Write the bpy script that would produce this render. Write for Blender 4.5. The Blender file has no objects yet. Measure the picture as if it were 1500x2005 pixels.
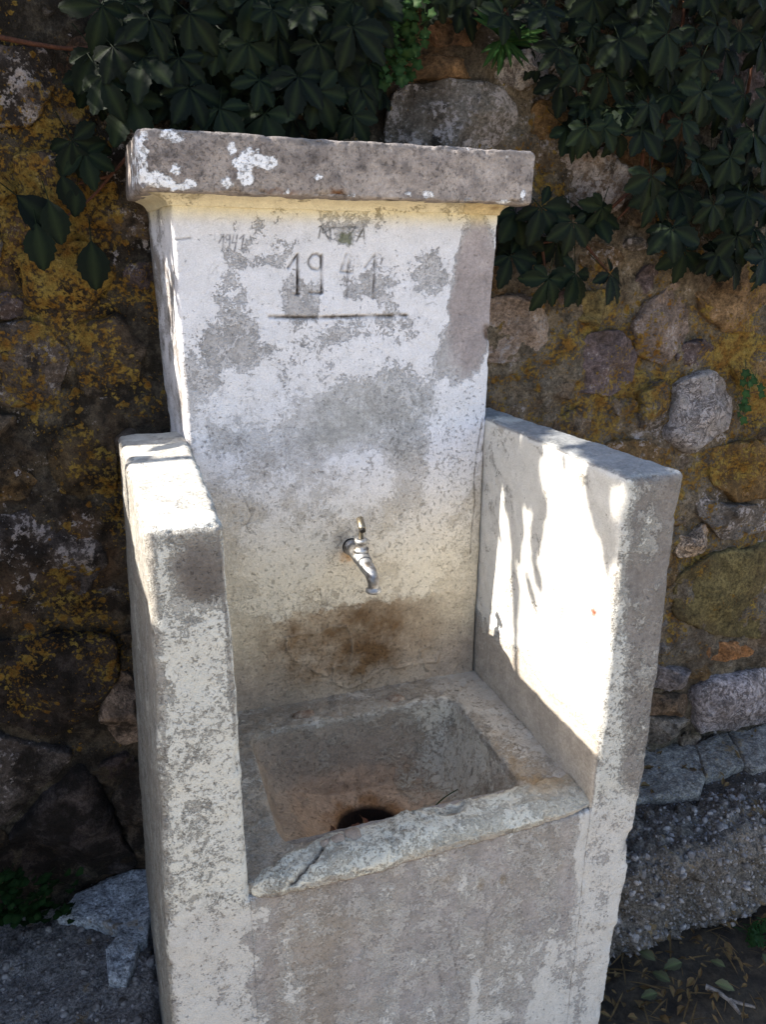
import bpy, math, random
import numpy as np
from mathutils import Matrix, Vector

rng = np.random.default_rng(7)
random.seed(7)
scene = bpy.context.scene

# ------------------------------------------------------------------ camera
CAM = np.array([-0.00555, -0.80404, 1.5])
CR = np.array([0.94460248, -0.32816904, 0.00558899])
CU = np.array([0.09710656, 0.29569669, 0.95033351])
CF = np.array([0.31352268, 0.89714467, -0.31118319])
FPX = 1477.4
cam_d = bpy.data.cameras.new('camera')
cam_d.sensor_fit = 'VERTICAL'
cam_d.sensor_height = 36.0
cam_d.lens = FPX / 2005 * 36.0
cam_d.clip_start = 0.02
cam_d.clip_end = 500
cam = bpy.data.objects.new('camera', cam_d)
scene.collection.objects.link(cam)
m = Matrix.Identity(4)
for i in range(3):
    m[i][0] = CR[i]; m[i][1] = CU[i]; m[i][2] = -CF[i]; m[i][3] = CAM[i]
cam.matrix_world = m
scene.camera = cam

# ------------------------------------------------------------------ light
SUN_FROM = np.array([-1.0, 0.10, 0.795])          # from the scene towards the sun
SUN_EL = math.atan2(SUN_FROM[2], math.hypot(SUN_FROM[0], SUN_FROM[1]))
SUN_AZ = math.atan2(SUN_FROM[0], SUN_FROM[1])
world = bpy.data.worlds.new('World'); scene.world = world; world.use_nodes = True
wn = world.node_tree.nodes; wl = world.node_tree.links
sky = wn.new('ShaderNodeTexSky'); sky.sky_type = 'NISHITA'; sky.sun_disc = False
sky.sun_elevation = SUN_EL; sky.sun_rotation = SUN_AZ
sky.air_density = 1.0; sky.dust_density = 1.5; sky.ozone_density = 1.0
wl.new(sky.outputs['Color'], wn['Background'].inputs['Color'])
wn['Background'].inputs['Strength'].default_value = 0.11
sun_d = bpy.data.lights.new('sun', 'SUN'); sun_d.energy = 4.2; sun_d.angle = math.radians(0.55)
sun_d.color = (1.0, 0.93, 0.82)
sun = bpy.data.objects.new('sun', sun_d); scene.collection.objects.link(sun)
sun.rotation_euler = Vector(-SUN_FROM).to_track_quat('-Z', 'Y').to_euler()
scene.view_settings.view_transform = 'Standard'
scene.view_settings.look = 'None'
scene.view_settings.exposure = 1.88
scene.view_settings.gamma = 1.0
scene.view_settings.use_curve_mapping = False
scene.render.engine = 'CYCLES'
scene.cycles.max_bounces = 8
scene.cycles.diffuse_bounces = 5

# ------------------------------------------------------------------ helpers
def ray(u, v):
    return CR * (u - 750) / FPX - CU * (v - 1002.5) / FPX + CF

def at(u, v, ax, val):
    """survey helper: photo point -> world point on the plane axis = val"""
    d = ray(u, v)
    return CAM + d * ((val - CAM[ax]) / d[ax])

def lin(r, g, b):
    c = np.array([r, g, b], float) / 255.0
    return np.where(c <= 0.04045, c / 12.92, ((c + 0.055) / 1.055) ** 2.4)

_perm = np.random.default_rng(3).permutation(256)
_perm = np.concatenate([_perm, _perm, _perm])
_grad = np.random.default_rng(4).normal(size=(256, 3)); _grad /= np.linalg.norm(_grad, axis=1)[:, None]

def perlin(P):
    P = np.asarray(P, float)
    I = np.floor(P).astype(int); f = P - I
    I &= 255
    w = f * f * f * (f * (f * 6 - 15) + 10)
    out = 0
    for dx in (0, 1):
        for dy in (0, 1):
            for dz in (0, 1):
                h = _perm[_perm[_perm[I[:, 0] + dx] + I[:, 1] + dy] + I[:, 2] + dz]
                g = _grad[h]
                d = (g * (f - np.array([dx, dy, dz]))).sum(1)
                ww = (w[:, 0] if dx else 1 - w[:, 0]) * (w[:, 1] if dy else 1 - w[:, 1]) * (w[:, 2] if dz else 1 - w[:, 2])
                out = out + d * ww
    return out * 1.5

def fbm(P, scale, octaves=4, rough=0.55, off=0.0):
    P = np.asarray(P, float) * scale + off + 57.3
    a, s, t = 1.0, 0.0, 0.0
    for o in range(octaves):
        s = s + a * perlin(P); t += a
        P = P * 2.03 + 11.7; a *= rough
    return s / t * 1.6

def sst(x, a, b):
    t = np.clip((x - a) / (b - a), 0, 1)
    return t * t * (3 - 2 * t)

def blob(x, z, cx, cz, rx, rz, soft=0.6):
    d = np.sqrt(((x - cx) / rx) ** 2 + ((z - cz) / rz) ** 2)
    return 1 - sst(d, 1 - soft, 1 + soft)

def mix(a, b, t):
    t = np.asarray(t)[:, None]
    return a * (1 - t) + b * t

def polydist(x, z, pts):
    """distance from points to an open polyline"""
    d = np.full(x.shape, 1e9)
    for (x0, z0), (x1, z1) in zip(pts[:-1], pts[1:]):
        vx, vz = x1 - x0, z1 - z0
        L = vx * vx + vz * vz + 1e-12
        t = np.clip(((x - x0) * vx + (z - z0) * vz) / L, 0, 1)
        d = np.minimum(d, np.hypot(x - x0 - t * vx, z - z0 - t * vz))
    return d

coll = scene.collection

def mesh_obj(name, V, F, mat, parent=None, cols=None, flts=None, smooth=True):
    """V (n,3), F list/array of quads or list of polygons"""
    V = np.asarray(V, np.float32)
    me = bpy.data.meshes.new(name)
    if isinstance(F, np.ndarray):
        nf, k = F.shape
        me.vertices.add(len(V)); me.vertices.foreach_set('co', V.ravel())
        me.loops.add(nf * k); me.loops.foreach_set('vertex_index', F.astype(np.int32).ravel())
        me.polygons.add(nf); me.polygons.foreach_set('loop_start', np.arange(0, nf * k, k, dtype=np.int32))
        me.update(calc_edges=True)
    else:
        me.from_pydata([tuple(v) for v in V], [], [tuple(int(i) for i in f) for f in F])
    for nm, c in (cols or {}).items():
        a = me.color_attributes.new(nm, 'FLOAT_COLOR', 'POINT')
        c4 = np.ones((len(V), 4), np.float32); c4[:, :3] = c
        a.data.foreach_set('color', c4.ravel())
    for nm, c in (flts or {}).items():
        a = me.attributes.new(nm, 'FLOAT', 'POINT')
        a.data.foreach_set('value', np.broadcast_to(np.asarray(c, np.float32), (len(V),)).copy())
    me.polygons.foreach_set('use_smooth', [smooth] * len(me.polygons))
    me.materials.append(mat)
    me.validate()
    o = bpy.data.objects.new(name, me); coll.objects.link(o)
    if parent is not None: o.parent = parent
    return o

def tag(o, label=None, cat=None, group=None, kind=None):
    if label: o['label'] = label
    if cat: o['category'] = cat
    if group: o['group'] = group
    if kind: o['kind'] = kind
    return o

def empty(name, loc=(0, 0, 0)):
    o = bpy.data.objects.new(name, None); coll.objects.link(o); o.location = loc
    o.empty_display_size = 0.05
    return o

def at_origin(o):
    return o

def lines(L, h, r, nr=4):
    a = np.linspace(0, r, nr)
    n = max(2, int(round((L - 2 * r) / h)) + 1)
    return np.concatenate([a[:-1], np.linspace(r, L - r, n), (L - a)[::-1][1:]])

def box_grid(xs, ys, zs, r):
    """closed rounded box on the given grid lines; returns points, outward normals, quads"""
    nx, ny, nz = len(xs), len(ys), len(zs)
    def face(axis, k):
        if axis == 0: A, B = np.meshgrid(np.arange(ny), np.arange(nz), indexing='ij'); T = (np.full_like(A, k), A, B)
        if axis == 1: A, B = np.meshgrid(np.arange(nx), np.arange(nz), indexing='ij'); T = (A, np.full_like(A, k), B)
        if axis == 2: A, B = np.meshgrid(np.arange(nx), np.arange(ny), indexing='ij'); T = (A, B, np.full_like(A, k))
        code = (T[0] * ny + T[1]) * nz + T[2]
        q = np.stack([code[:-1, :-1], code[1:, :-1], code[1:, 1:], code[:-1, 1:]], -1).reshape(-1, 4)
        flip = {0: k == 0, 1: k != 0, 2: k == 0}[axis]
        return q[:, ::-1] if flip else q
    Q = np.concatenate([face(0, 0), face(0, nx - 1), face(1, 0), face(1, ny - 1), face(2, 0), face(2, nz - 1)])
    codes, inv = np.unique(Q, return_inverse=True)
    F = inv.reshape(Q.shape)
    k = codes % nz; j = (codes // nz) % ny; i = codes // (nz * ny)
    P = np.stack([xs[i], ys[j], zs[k]], 1)
    L = np.array([xs[-1], ys[-1], zs[-1]])
    c = np.clip(P, r, L - r)
    d = P - c; n = np.linalg.norm(d, axis=1)[:, None]; n[n == 0] = 1
    N = d / n
    P = c + N * r
    return P, N, F, L

def edge_wear(P, L, w):
    """1 on the arrises of a box, 0 on open faces"""
    d = np.sort(np.minimum(P, L - P), axis=1)
    return 1 - sst(d[:, 1], 0, w)

# ------------------------------------------------------------------ materials
class NT:
    def __init__(self, name):
        self.m = bpy.data.materials.new(name); self.m.use_nodes = True
        self.n = self.m.node_tree.nodes; self.l = self.m.node_tree.links
        self.bsdf = self.n['Principled BSDF']
        self.tc = self.n.new('ShaderNodeTexCoord').outputs['Object']
    def attr(self, nm, fac=False):
        a = self.n.new('ShaderNodeAttribute'); a.attribute_name = nm
        return a.outputs['Fac' if fac else 'Color']
    def noise(self, scale, detail=4, rough=0.6, dist=0.0, vec=None):
        t = self.n.new('ShaderNodeTexNoise'); t.inputs['Scale'].default_value = scale
        t.inputs['Detail'].default_value = detail; t.inputs['Roughness'].default_value = rough
        t.inputs['Distortion'].default_value = dist
        self.l.new(vec or self.tc, t.inputs['Vector'])
        return t.outputs['Fac']
    def noisec(self, scale, detail=2):
        t = self.n.new('ShaderNodeTexNoise'); t.inputs['Scale'].default_value = scale
        t.inputs['Detail'].default_value = detail
        self.l.new(self.tc, t.inputs['Vector'])
        return t.outputs['Color']
    def voro(self, scale, feature='F1', vec=None, rnd=1.0):
        t = self.n.new('ShaderNodeTexVoronoi'); t.feature = feature; t.inputs['Scale'].default_value = scale
        t.inputs['Randomness'].default_value = rnd
        self.l.new(vec or self.tc, t.inputs['Vector'])
        return t.outputs
    def math(self, op, a, b=None, c=None):
        t = self.n.new('ShaderNodeMath'); t.operation = op
        for i, x in enumerate((a, b, c)):
            if x is None: continue
            if isinstance(x, (int, float)): t.inputs[i].default_value = x
            else: self.l.new(x, t.inputs[i])
        return t.outputs[0]
    def vmath(self, op, a, b):
        t = self.n.new('ShaderNodeVectorMath'); t.operation = op
        for i, x in enumerate((a, b)):
            if isinstance(x, (tuple, list)): t.inputs[i].default_value = x
            elif isinstance(x, (int, float)): t.inputs['Scale'].default_value = x
            else: self.l.new(x, t.inputs[i])
        return t.outputs[0]
    def rng(self, x, a, b, lo=0.0, hi=1.0, smooth=True):
        t = self.n.new('ShaderNodeMapRange')
        t.interpolation_type = 'SMOOTHSTEP' if smooth else 'LINEAR'
        self.l.new(x, t.inputs['Value'])
        for nm, v in (('From Min', a), ('From Max', b), ('To Min', lo), ('To Max', hi)):
            if isinstance(v, (int, float)): t.inputs[nm].default_value = v
            else: self.l.new(v, t.inputs[nm])
        return t.outputs['Result']
    def mix(self, fac, a, b, mode='MIX'):
        t = self.n.new('ShaderNodeMix'); t.data_type = 'RGBA'; t.blend_type = mode
        if isinstance(fac, (int, float)): t.inputs['Factor'].default_value = fac
        else: self.l.new(fac, t.inputs['Factor'])
        for i, x in ((6, a), (7, b)):
            if isinstance(x, (tuple, list, np.ndarray)):
                t.inputs[i].default_value = (float(x[0]), float(x[1]), float(x[2]), 1)
            else: self.l.new(x, t.inputs[i])
        return t.outputs[2]
    def scale(self, col, f):
        """multiply a colour by a scalar socket"""
        return self.vmath('SCALE', col, 1.0) if f is None else self._sc(col, f)
    def _sc(self, col, f):
        t = self.n.new('ShaderNodeVectorMath'); t.operation = 'SCALE'
        self.l.new(col, t.inputs[0])
        if isinstance(f, (int, float)): t.inputs['Scale'].default_value = f
        else: self.l.new(f, t.inputs['Scale'])
        return t.outputs[0]
    def bump(self, h, strength=0.5, dist=0.002, normal=None):
        t = self.n.new('ShaderNodeBump'); t.inputs['Strength'].default_value = strength
        t.inputs['Distance'].default_value = dist
        self.l.new(h, t.inputs['Height'])
        if normal is not None: self.l.new(normal, t.inputs['Normal'])
        return t.outputs['Normal']
    def out(self, col=None, rough=None, normal=None, spec=0.3, metal=None):
        if col is not None:
            if isinstance(col, (tuple, list, np.ndarray)): self.bsdf.inputs['Base Color'].default_value = (*[float(x) for x in col[:3]], 1)
            else: self.l.new(col, self.bsdf.inputs['Base Color'])
        if rough is not None:
            if isinstance(rough, (int, float)): self.bsdf.inputs['Roughness'].default_value = rough
            else: self.l.new(rough, self.bsdf.inputs['Roughness'])
        if normal is not None: self.l.new(normal, self.bsdf.inputs['Normal'])
        self.bsdf.inputs['Specular IOR Level'].default_value = spec
        if metal is not None: self.bsdf.inputs['Metallic'].default_value = metal
        return self.m

def plaster_material():
    t = NT('limewashed_plaster')
    base, paint = t.attr('base'), t.attr('paint')
    fld, pit = t.attr('fld', True), t.attr('pit', True)
    n1 = t.noise(38, 8, 0.68); n2 = t.noise(190, 5, 0.65); n3 = t.noise(520, 3, 0.6); n0 = t.noise(9, 4, 0.6)
    nl = t.noise(17, 9, 0.72, 0.3)
    f = t.math('ADD', fld, t.math('MULTIPLY', t.math('SUBTRACT', nl, 0.5), 1.9))
    f = t.math('ADD', f, t.math('MULTIPLY', t.math('SUBTRACT', n1, 0.5), 0.8))
    f = t.math('ADD', f, t.math('MULTIPLY', t.math('SUBTRACT', n2, 0.5), t.math('MULTIPLY_ADD', pit, 1.1, 0.15)))
    f = t.math('ADD', f, t.math('MULTIPLY', t.math('SUBTRACT', n3, 0.5), t.math('MULTIPLY', pit, 0.9)))
    crisp = t.rng(f, 0.45, 0.55); soft = t.rng(f, -0.15, 0.95)
    thin = t.attr('thin', True)
    crisp2 = t.rng(t.math('ADD', f, t.math('MULTIPLY', t.math('SUBTRACT', t.noise(27, 8, 0.72), 0.5), 1.3)), 0.2, 0.32)
    layer = t.math('ADD', t.math('MULTIPLY', crisp, 0.62), t.math('MULTIPLY', crisp2, 0.38))
    mask = t.math('ADD', t.math('MULTIPLY', layer, t.math('SUBTRACT', 1.0, thin)), t.math('MULTIPLY', soft, thin))
    v1 = t.math('MULTIPLY', t.rng(n0, 0.3, 0.7, 0.86, 1.12), t.rng(n1, 0.3, 0.7, 0.86, 1.13)); v2 = t.rng(n2, 0.3, 0.7, 0.84, 1.13); v3 = t.rng(n3, 0.3, 0.7, 0.9, 1.09)
    b = t._sc(t._sc(base, v1), v2)
    p = t._sc(paint, t.rng(n1, 0.3, 0.7, 0.92, 1.05))
    col = t.mix(mask, b, p)
    col = t._sc(col, v3)
    # pits and grime specks
    pitm = t.rng(t.math('ADD', t.math('MULTIPLY', pit, 0.2), t.math('SUBTRACT', t.noise(150, 5, 0.75), 0.74)), 0.0, 0.06)
    pit2 = t.rng(t.math('ADD', t.math('MULTIPLY', pit, 0.16), t.math('SUBTRACT', t.noise(46, 4, 0.7), 0.76)), 0.0, 0.03)
    pitm = t.math('MULTIPLY', t.math('MAXIMUM', pitm, pit2), 0.6)
    col = t.mix(pitm, col, t._sc(base, 0.5))
    h = t.math('ADD', t.math('MULTIPLY', t.math('MULTIPLY', layer, t.math('SUBTRACT', 1.08, thin)), 1.5), t.math('MULTIPLY', n2, 0.7))
    h = t.math('ADD', h, t.math('MULTIPLY', n3, 0.45))
    h = t.math('SUBTRACT', h, t.math('MULTIPLY', pitm, 0.5))
    nrm = t.bump(h, 1.0, 0.0028)
    return t.out(col, t.rng(n2, 0.3, 0.7, 0.82, 0.97), nrm, 0.25)

def stone_material():
    t = NT('weathered_rubble_stone')
    base = t.attr('base'); lich, crust = t.attr('lich', True), t.attr('crust', True)
    dst = t.vmath('ADD', t.tc, t._sc(t.vmath('SUBTRACT', t.noisec(55, 3), (0.5, 0.5, 0.5)), 0.018))
    n0 = t.noise(7, 5, 0.62); n1 = t.noise(30, 7, 0.66); n2 = t.noise(130, 6, 0.68); n3 = t.noise(430, 3, 0.6)
    col = t._sc(t._sc(base, t.rng(n1, 0.28, 0.72, 0.5, 1.45)), t.rng(n2, 0.3, 0.7, 0.42, 1.5))
    col = t.mix(t.rng(n0, 0.45, 0.65, 0, 0.45), col, lin(74, 58, 44))
    # black crust in the hollows of the grain (algae), with wall shade put in
    alg_shade = t.rng(t.math('ADD', t.math('ADD', t.noise(16, 7, 0.72), t.math('MULTIPLY', t.math('SUBTRACT', n2, 0.5), .35)), t.attr('alg_shade', True)), 0.52, 0.62)
    col = t.mix(t.math('MULTIPLY', alg_shade, 0.82), col, lin(27, 23, 20))
    # pale crustose lichen
    cr = t.rng(t.math('ADD', crust, t.math('ADD', t.math('MULTIPLY', t.math('SUBTRACT', n1, 0.5), 1.6), t.math('MULTIPLY', t.math('SUBTRACT', n2, 0.5), 1.5))), 0.48, 0.6)
    col = t.mix(t.math('MULTIPLY', cr, 0.88), col, t.mix(n1, lin(120, 112, 112), lin(196, 186, 184)))
    ck = t.math('ABSOLUTE', t.math('SUBTRACT', t.noise(13, 5, .62, .6), .5)); ck2 = t.math('ABSOLUTE', t.math('SUBTRACT', t.noise(31, 6, .65, .8), .5))
    cm = t.math('MAXIMUM', t.rng(ck, .018, .004), t.math('MULTIPLY', t.rng(ck2, .03, .008), .8))
    cm = t.math('MULTIPLY', t.math('MULTIPLY', cm, t.attr('qz', True)), t.rng(n1, .38, .55))
    col = t.mix(t.math('MULTIPLY', cm, .75), col, lin(70, 60, 56))
    # ochre lichen: films and round rosettes at two sizes
    gate = t.math('ADD', lich, t.math('MULTIPLY', t.math('SUBTRACT', t.noise(11, 4, 0.6), 0.5), 1.5))
    film = t.rng(t.math('ADD', gate, t.math('MULTIPLY', t.math('SUBTRACT', n2, 0.5), 1.6)), 0.62, 0.74)
    v = t.voro(42, vec=dst); v2 = t.voro(105, vec=dst)
    def rosette(vo, r0, r1):
        rad = t.math('MULTIPLY_ADD', t.sep(vo['Color']), r1 - r0, r0)
        rad = t.math('MULTIPLY', rad, t.rng(gate, 0.25, 0.6))
        return t.rng(t.math('SUBTRACT', rad, vo['Distance']), -0.02, 0.05)
    ro = t.math('MAXIMUM', rosette(v, 0.0, 0.46), rosette(v2, 0.0, 0.5))
    li = t.math('MAXIMUM', film, ro)
    lc = t.mix(t.rng(n1, 0.35, 0.65), lin(120, 86, 34), lin(142, 120, 58))
    lc = t.mix(t.rng(v['Distance'], 0.0, 0.35), t.mix(0.5, lc, lin(120, 70, 18)), lc)
    lc = t._sc(lc, t.rng(n2, 0.3, 0.7, 0.55, 1.3))
    col = t.mix(t.math('MULTIPLY', li, 0.92), col, lc)
    col = t._sc(col, t.rng(n3, 0.3, 0.7, 0.75, 1.2))
    h = t.math('ADD', t.math('MULTIPLY', n1, 1.2), t.math('MULTIPLY', n2, 0.9))
    h = t.math('ADD', h, t.math('ADD', t.math('MULTIPLY', n3, 0.4), t.math('MULTIPLY', li, 0.22)))
    h = t.math('SUBTRACT', t.math('ADD', h, t.math('MULTIPLY', cr, 0.1)), t.math('MULTIPLY', cm, .8))
    nrm = t.bump(h, 1.0, 0.009)
    return t.out(col, 0.92, nrm, 0.2)

def _sep(self, col):
    s = self.n.new('ShaderNodeSeparateColor'); self.l.new(col, s.inputs[0]); return s.outputs[0]
NT.sep = _sep

def concrete_material():
    t = NT('coarse_aggregate_concrete')
    base = t.attr('base')
    n0 = t.noise(8, 5, 0.6); n1 = t.noise(45, 7, 0.68); n2 = t.noise(180, 5, 0.65); n3 = t.noise(480, 3)
    col = t._sc(t._sc(base, t.rng(n1, 0.3, 0.7, 0.55, 1.4)), t.rng(n2, 0.3, 0.7, 0.6, 1.4))
    v = t.voro(120)
    peb = t.math('MULTIPLY', t.rng(v['Distance'], 0.36, 0.28), t.rng(t.sep(v['Color']), 0.55, 0.6))
    col = t.mix(t.math('MULTIPLY', peb, 0.8), col, lin(128, 126, 130))
    li = t.rng(t.math('ADD', n0, t.math('MULTIPLY', t.math('SUBTRACT', n1, 0.5), 1.2)), 0.66, 0.74)
    col = t.mix(t.math('MULTIPLY', li, 0.6), col, lin(120, 92, 40))
    h = t.math('ADD', t.math('MULTIPLY', n1, 1.0), t.math('ADD', t.math('MULTIPLY', n2, 0.8), t.math('MULTIPLY', peb, 0.5)))
    return t.out(t._sc(col, t.rng(n3, 0.3, 0.7, 0.8, 1.2)), 0.92, t.bump(h, 0.9, 0.006), 0.2)

def pebble_material():
    t = NT('pebble')
    n = t.noise(90, 3); c = t.voro(70)
    col = t.mix(t.sep(c['Color']), t.mix(t.rng(t.noise(9, 3), .4, .6), lin(84, 76, 70), lin(92, 90, 92)), lin(158, 150, 146))
    return t.out(t._sc(col, t.rng(n, 0.3, 0.7, 0.6, 1.25)), 0.85, t.bump(t.noise(400, 3), 0.4, 0.001), 0.25)

def leaf_material(name, c0, c1, rough=0.5, vein=0.25):
    t = NT(name)
    oi = t.n.new('ShaderNodeObjectInfo').outputs['Random']
    n = t.noise(14, 4); n2 = t.noise(90, 3)
    col = t.mix(t.math('MULTIPLY_ADD', oi, 0.7, t.math('MULTIPLY', n, 0.3)), c0, c1)
    col = t._sc(col, t.rng(n2, 0.3, 0.7, 0.8, 1.2))
    col = t.mix(t.math('MULTIPLY', t.attr('vein', True), vein), col, lin(120, 140, 80))
    nrm = t.bump(t.math('ADD', n2, t.math('MULTIPLY', t.attr('vein', True), -0.8)), 0.35, 0.002)
    return t.out(col, t.rng(n, 0.3, 0.7, rough - 0.08, rough + 0.12), nrm, 0.08)

def simple_material(name, c0, c1, scale=40, rough=0.85, bump=0.4, metal=0.0, spec=0.3):
    t = NT(name)
    n = t.noise(scale, 6, 0.65); n2 = t.noise(scale * 5, 4)
    col = t._sc(t.mix(t.rng(n, 0.35, 0.65), c0, c1), t.rng(n2, 0.3, 0.7, 0.8, 1.2))
    return t.out(col, rough, t.bump(t.math('ADD', n, n2), bump, 0.002), spec, metal)

M_PLASTER = plaster_material()
M_STONE = stone_material()
M_CONC = concrete_material()
M_PEB = pebble_material()
M_LEAF = leaf_material('creeper_leaf', lin(6, 12, 10), lin(16, 27, 17), 0.55, .05)
M_LEAF2 = leaf_material('small_green_leaf', lin(20, 42, 20), lin(34, 62, 27), 0.6, 0.1)
M_DRY = leaf_material('dry_leaf', lin(70, 52, 34), lin(120, 96, 66), 0.8, 0.1)
M_STEM = simple_material('creeper_stem', lin(58, 34, 26), lin(84, 52, 36), 60)
M_RUST = simple_material('rusty_iron', lin(60, 34, 26), lin(96, 52, 32), 120, 0.85, 0.6)
M_STUB = simple_material('cemented_iron', lin(120, 98, 82), lin(156, 142, 126), 70, 0.9, 0.8)
M_SOIL = simple_material('dark_soil', lin(46, 40, 34), lin(70, 60, 48), 25, 0.95, 0.8)
M_EARTH = simple_material('pale_ground', lin(152, 138, 116), lin(172, 156, 132), 6, 0.95, 0.6)
M_CHROME = None
def chrome():
    t = NT('worn_chrome')
    n = t.noise(160, 5); n2 = t.noise(45, 4)
    col = t.mix(t.rng(n2, 0.42, 0.62), (0.42, 0.42, 0.42), (0.20, 0.18, 0.16))
    return t.out(col, t.rng(n, 0.3, 0.7, 0.38, 0.7), t.bump(n, 0.2, 0.0008), 0.5, 1.0)
M_CHROME = chrome()
M_BRASS = simple_material('dull_brass', (0.24, 0.20, 0.14), (0.32, 0.28, 0.21), 150, 0.42, 0.2, 1.0)
M_DARK = simple_material('dark_rubber', lin(24, 22, 20), lin(36, 32, 30), 100, 0.7)

# ================================================================== FOUNTAIN
fountain = empty('drinking_fountain', (0.35, 0.2, 0))
tag(fountain, 'whitewashed concrete wall fountain with square basin, side arms and carved date 1941', 'fountain')

def finish_part(name, P, N, F, base, paint, fld, pit, parent=fountain, thin=.35):
    o = mesh_obj(name, P, F, M_PLASTER, parent, {'base': base, 'paint': paint}, {'fld': fld, 'pit': pit, 'thin': thin})
    o.matrix_parent_inverse = Matrix.Translation(-Vector(fountain.location))
    return o

def col(c, n): return np.tile(np.asarray(c, float), (n, 1))

def px2(u, v, Y):
    p = at(u, v, 1, Y); return p[0], p[2]

WHITE = lin(226, 226, 232)
Z0 = 1.229           # top of the side arms
ZR = 0.715           # basin rim

# ---- back panel -------------------------------------------------
def back_panel():
    zb, zt = 0.55, 1.604
    r = 0.006
    xs = lines(1.0, 1 / 380, 0.012, 4)
    ys = np.array([0, .006, .012, .03, .05, .07, .09, .11, .13, .15, .17])
    zs = np.concatenate([np.linspace(0, r, 4)[:-1], np.arange(r, .87, .0024), np.arange(.87, 1.03, .0014), np.linspace(1.0305, zt - zb, 10)])
    xs = xs * 0.53
    P, N, F, L = box_grid(xs, ys, zs, r)
    Z = zb + P[:, 2]
    tz = np.clip((Z - 1.24) / (1.594 - 1.24), 0, 1)
    yf = np.where(Z > Z0, 0.4218 + (0.3961 - 0.4218) * tz, 0.4218)
    s = P[:, 0] / L[0]
    xl = 0.0904 + (0.0868 - 0.0904) * tz - 0.0145 * (P[:, 1] / 0.1)
    xr = 0.6215 + (0.6141 - 0.6215) * tz
    X = xl * (1 - s) + xr * s
    Y = yf + P[:, 1]
    W = np.stack([X, Y, Z], 1)
    front = sst(-N[:, 1], 0.6, 0.95)
    big = fbm(W, 5, 3, off=3.1); mid = fbm(W, 22, 4, off=1.7); fine = fbm(W, 80, 3, off=9.2)
    # -------- colour
    gz = sst(Z, 0.98, 1.26)
    base = mix(col(lin(204, 190, 166), len(W)), col(lin(166, 163, 164), len(W)), gz)
    paint = mix(col(lin(222, 211, 190), len(W)), col(lin(217, 216, 221), len(W)), sst(Z, 0.95, 1.22))
    f = 0.32 + 0.62 * sst(Z, 1.25, 1.38) + 0.20 * big
    def B(u, v, ru, rv, k, soft=0.6):
        x, z = px2(u, v, 0.41); x1, _ = px2(u + ru, v, 0.41); _, z1 = px2(u, v + rv, 0.41)
        wob = 0.010 * mid
        return k * blob(X + wob, Z + 0.010 * fine, x, z, abs(x1 - x), abs(z1 - z), soft)
    for a in [(925, 590, 42, 150, -1.3, .25), (905, 690, 45, 70, -.9, .3), (460, 665, 48, 58, -.75, .6), (588, 590, 40, 44, -.75, .5), (745, 560, 90, 60, -.32, .8),
              (520, 480, 60, 60, -.3, .7), (450, 570, 40, 60, -.35, .7), (850, 540, 30, 40, -.35, .8), (640, 690, 130, 45, -.35, .6), (750, 640, 120, 28, -.28, .6),
              (400, 720, 40, 60, -.5, .5), (640, 400, 160, 25, -.25, .7), (690, 445, 70, 30, -.3, .6), (860, 380, 60, 30, -.3, .8),
              (900, 850, 52, 120, .75, .35), (940, 760, 30, 80, .55, .4), (880, 950, 40, 60, .4, .5), (700, 700, 80, 30, .25, .6),
              (700, 940, 78, 62, .55, .6), (455, 940, 35, 45, .35, .5), (610, 800, 90, 70, .18, .7), (500, 790, 60, 60, .22, .7), (430, 800, 40, 40, .3, .6),
              (400, 900, 22, 60, .5, .5), (560, 960, 60, 40, .3, .6),
              (660, 1120, 200, 90, .35, .5), (850, 1080, 70, 90, .3, .5), (560, 1080, 80, 60, .3, .6)]:
        f = f + B(*a)
    # darker arch above the tap
    arch = B(735, 830, 130, 105, 1, .3) - B(700, 950, 85, 75, 1, .35)
    base = mix(base, col(lin(150, 150, 148), len(W)), np.clip(arch, 0, 1) * .55)
    f = f - .25 * np.clip(arch, 0, 1)
    # right-hand bare strip is mauve
    base = mix(base, col(lin(154, 145, 145), len(W)), np.clip(B(925, 590, 45, 150, 1, .3), 0, 1))
    # brown water stain below the tap
    st = np.clip(B(690, 1268, 165, 88, 1, .5) * (0.85 + .5 * mid), 0, 1)
    base = mix(base, col(lin(114, 86, 56), len(W)), st * .95)
    st2 = np.clip(B(735, 1235, 55, 70, 1, .6) * (0.8 + .6 * fine), 0, 1)
    base = mix(base, col(lin(92, 66, 38), len(W)), st2 * .7)
    ring = np.clip(B(676, 1062, 24, 20, 1, .7) * (.8 + .8 * fine), 0, 1); base = mix(base, col(lin(120, 116, 112), len(W)), ring * .7); paint = mix(paint, col(lin(130, 124, 118), len(W)), ring * .7)
    ring = np.clip(B(684, 1092, 22, 12, 1, .7) * (.8 + .6 * fine), 0, 1); base = mix(base, col(lin(190, 140, 84), len(W)), ring * .75); paint = mix(paint, col(lin(196, 148, 92), len(W)), ring * .75)
    low = sst(Z, 0.86, 0.76)
    base = mix(base, col(lin(150, 132, 118), len(W)), low * .75 * (1 - st))
    f = f - .9 * sst(Z + .012 * mid + .008 * fine, 0.905, 0.885)
    # yellow reflected light just under the cornice, put into the colour
    base = mix(base, col(lin(214, 196, 150), len(W)), sst(Z, 1.556, 1.584))
    paint = mix(paint, col(lin(224, 210, 172), len(W)), sst(Z, 1.55, 1.586))
    pit = .62 + .15 * sst(Z, 1.36, 1.2) + .3 * big
    # -------- relief
    chip = np.clip(fbm(W, 30, 3, off=5.) - .25, 0, 1)
    e = edge_wear(P, L, 0.014)
    disp = 0.0035 * big + 0.0011 * mid + 0.0005 * fine - 0.006 * e * chip
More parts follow.
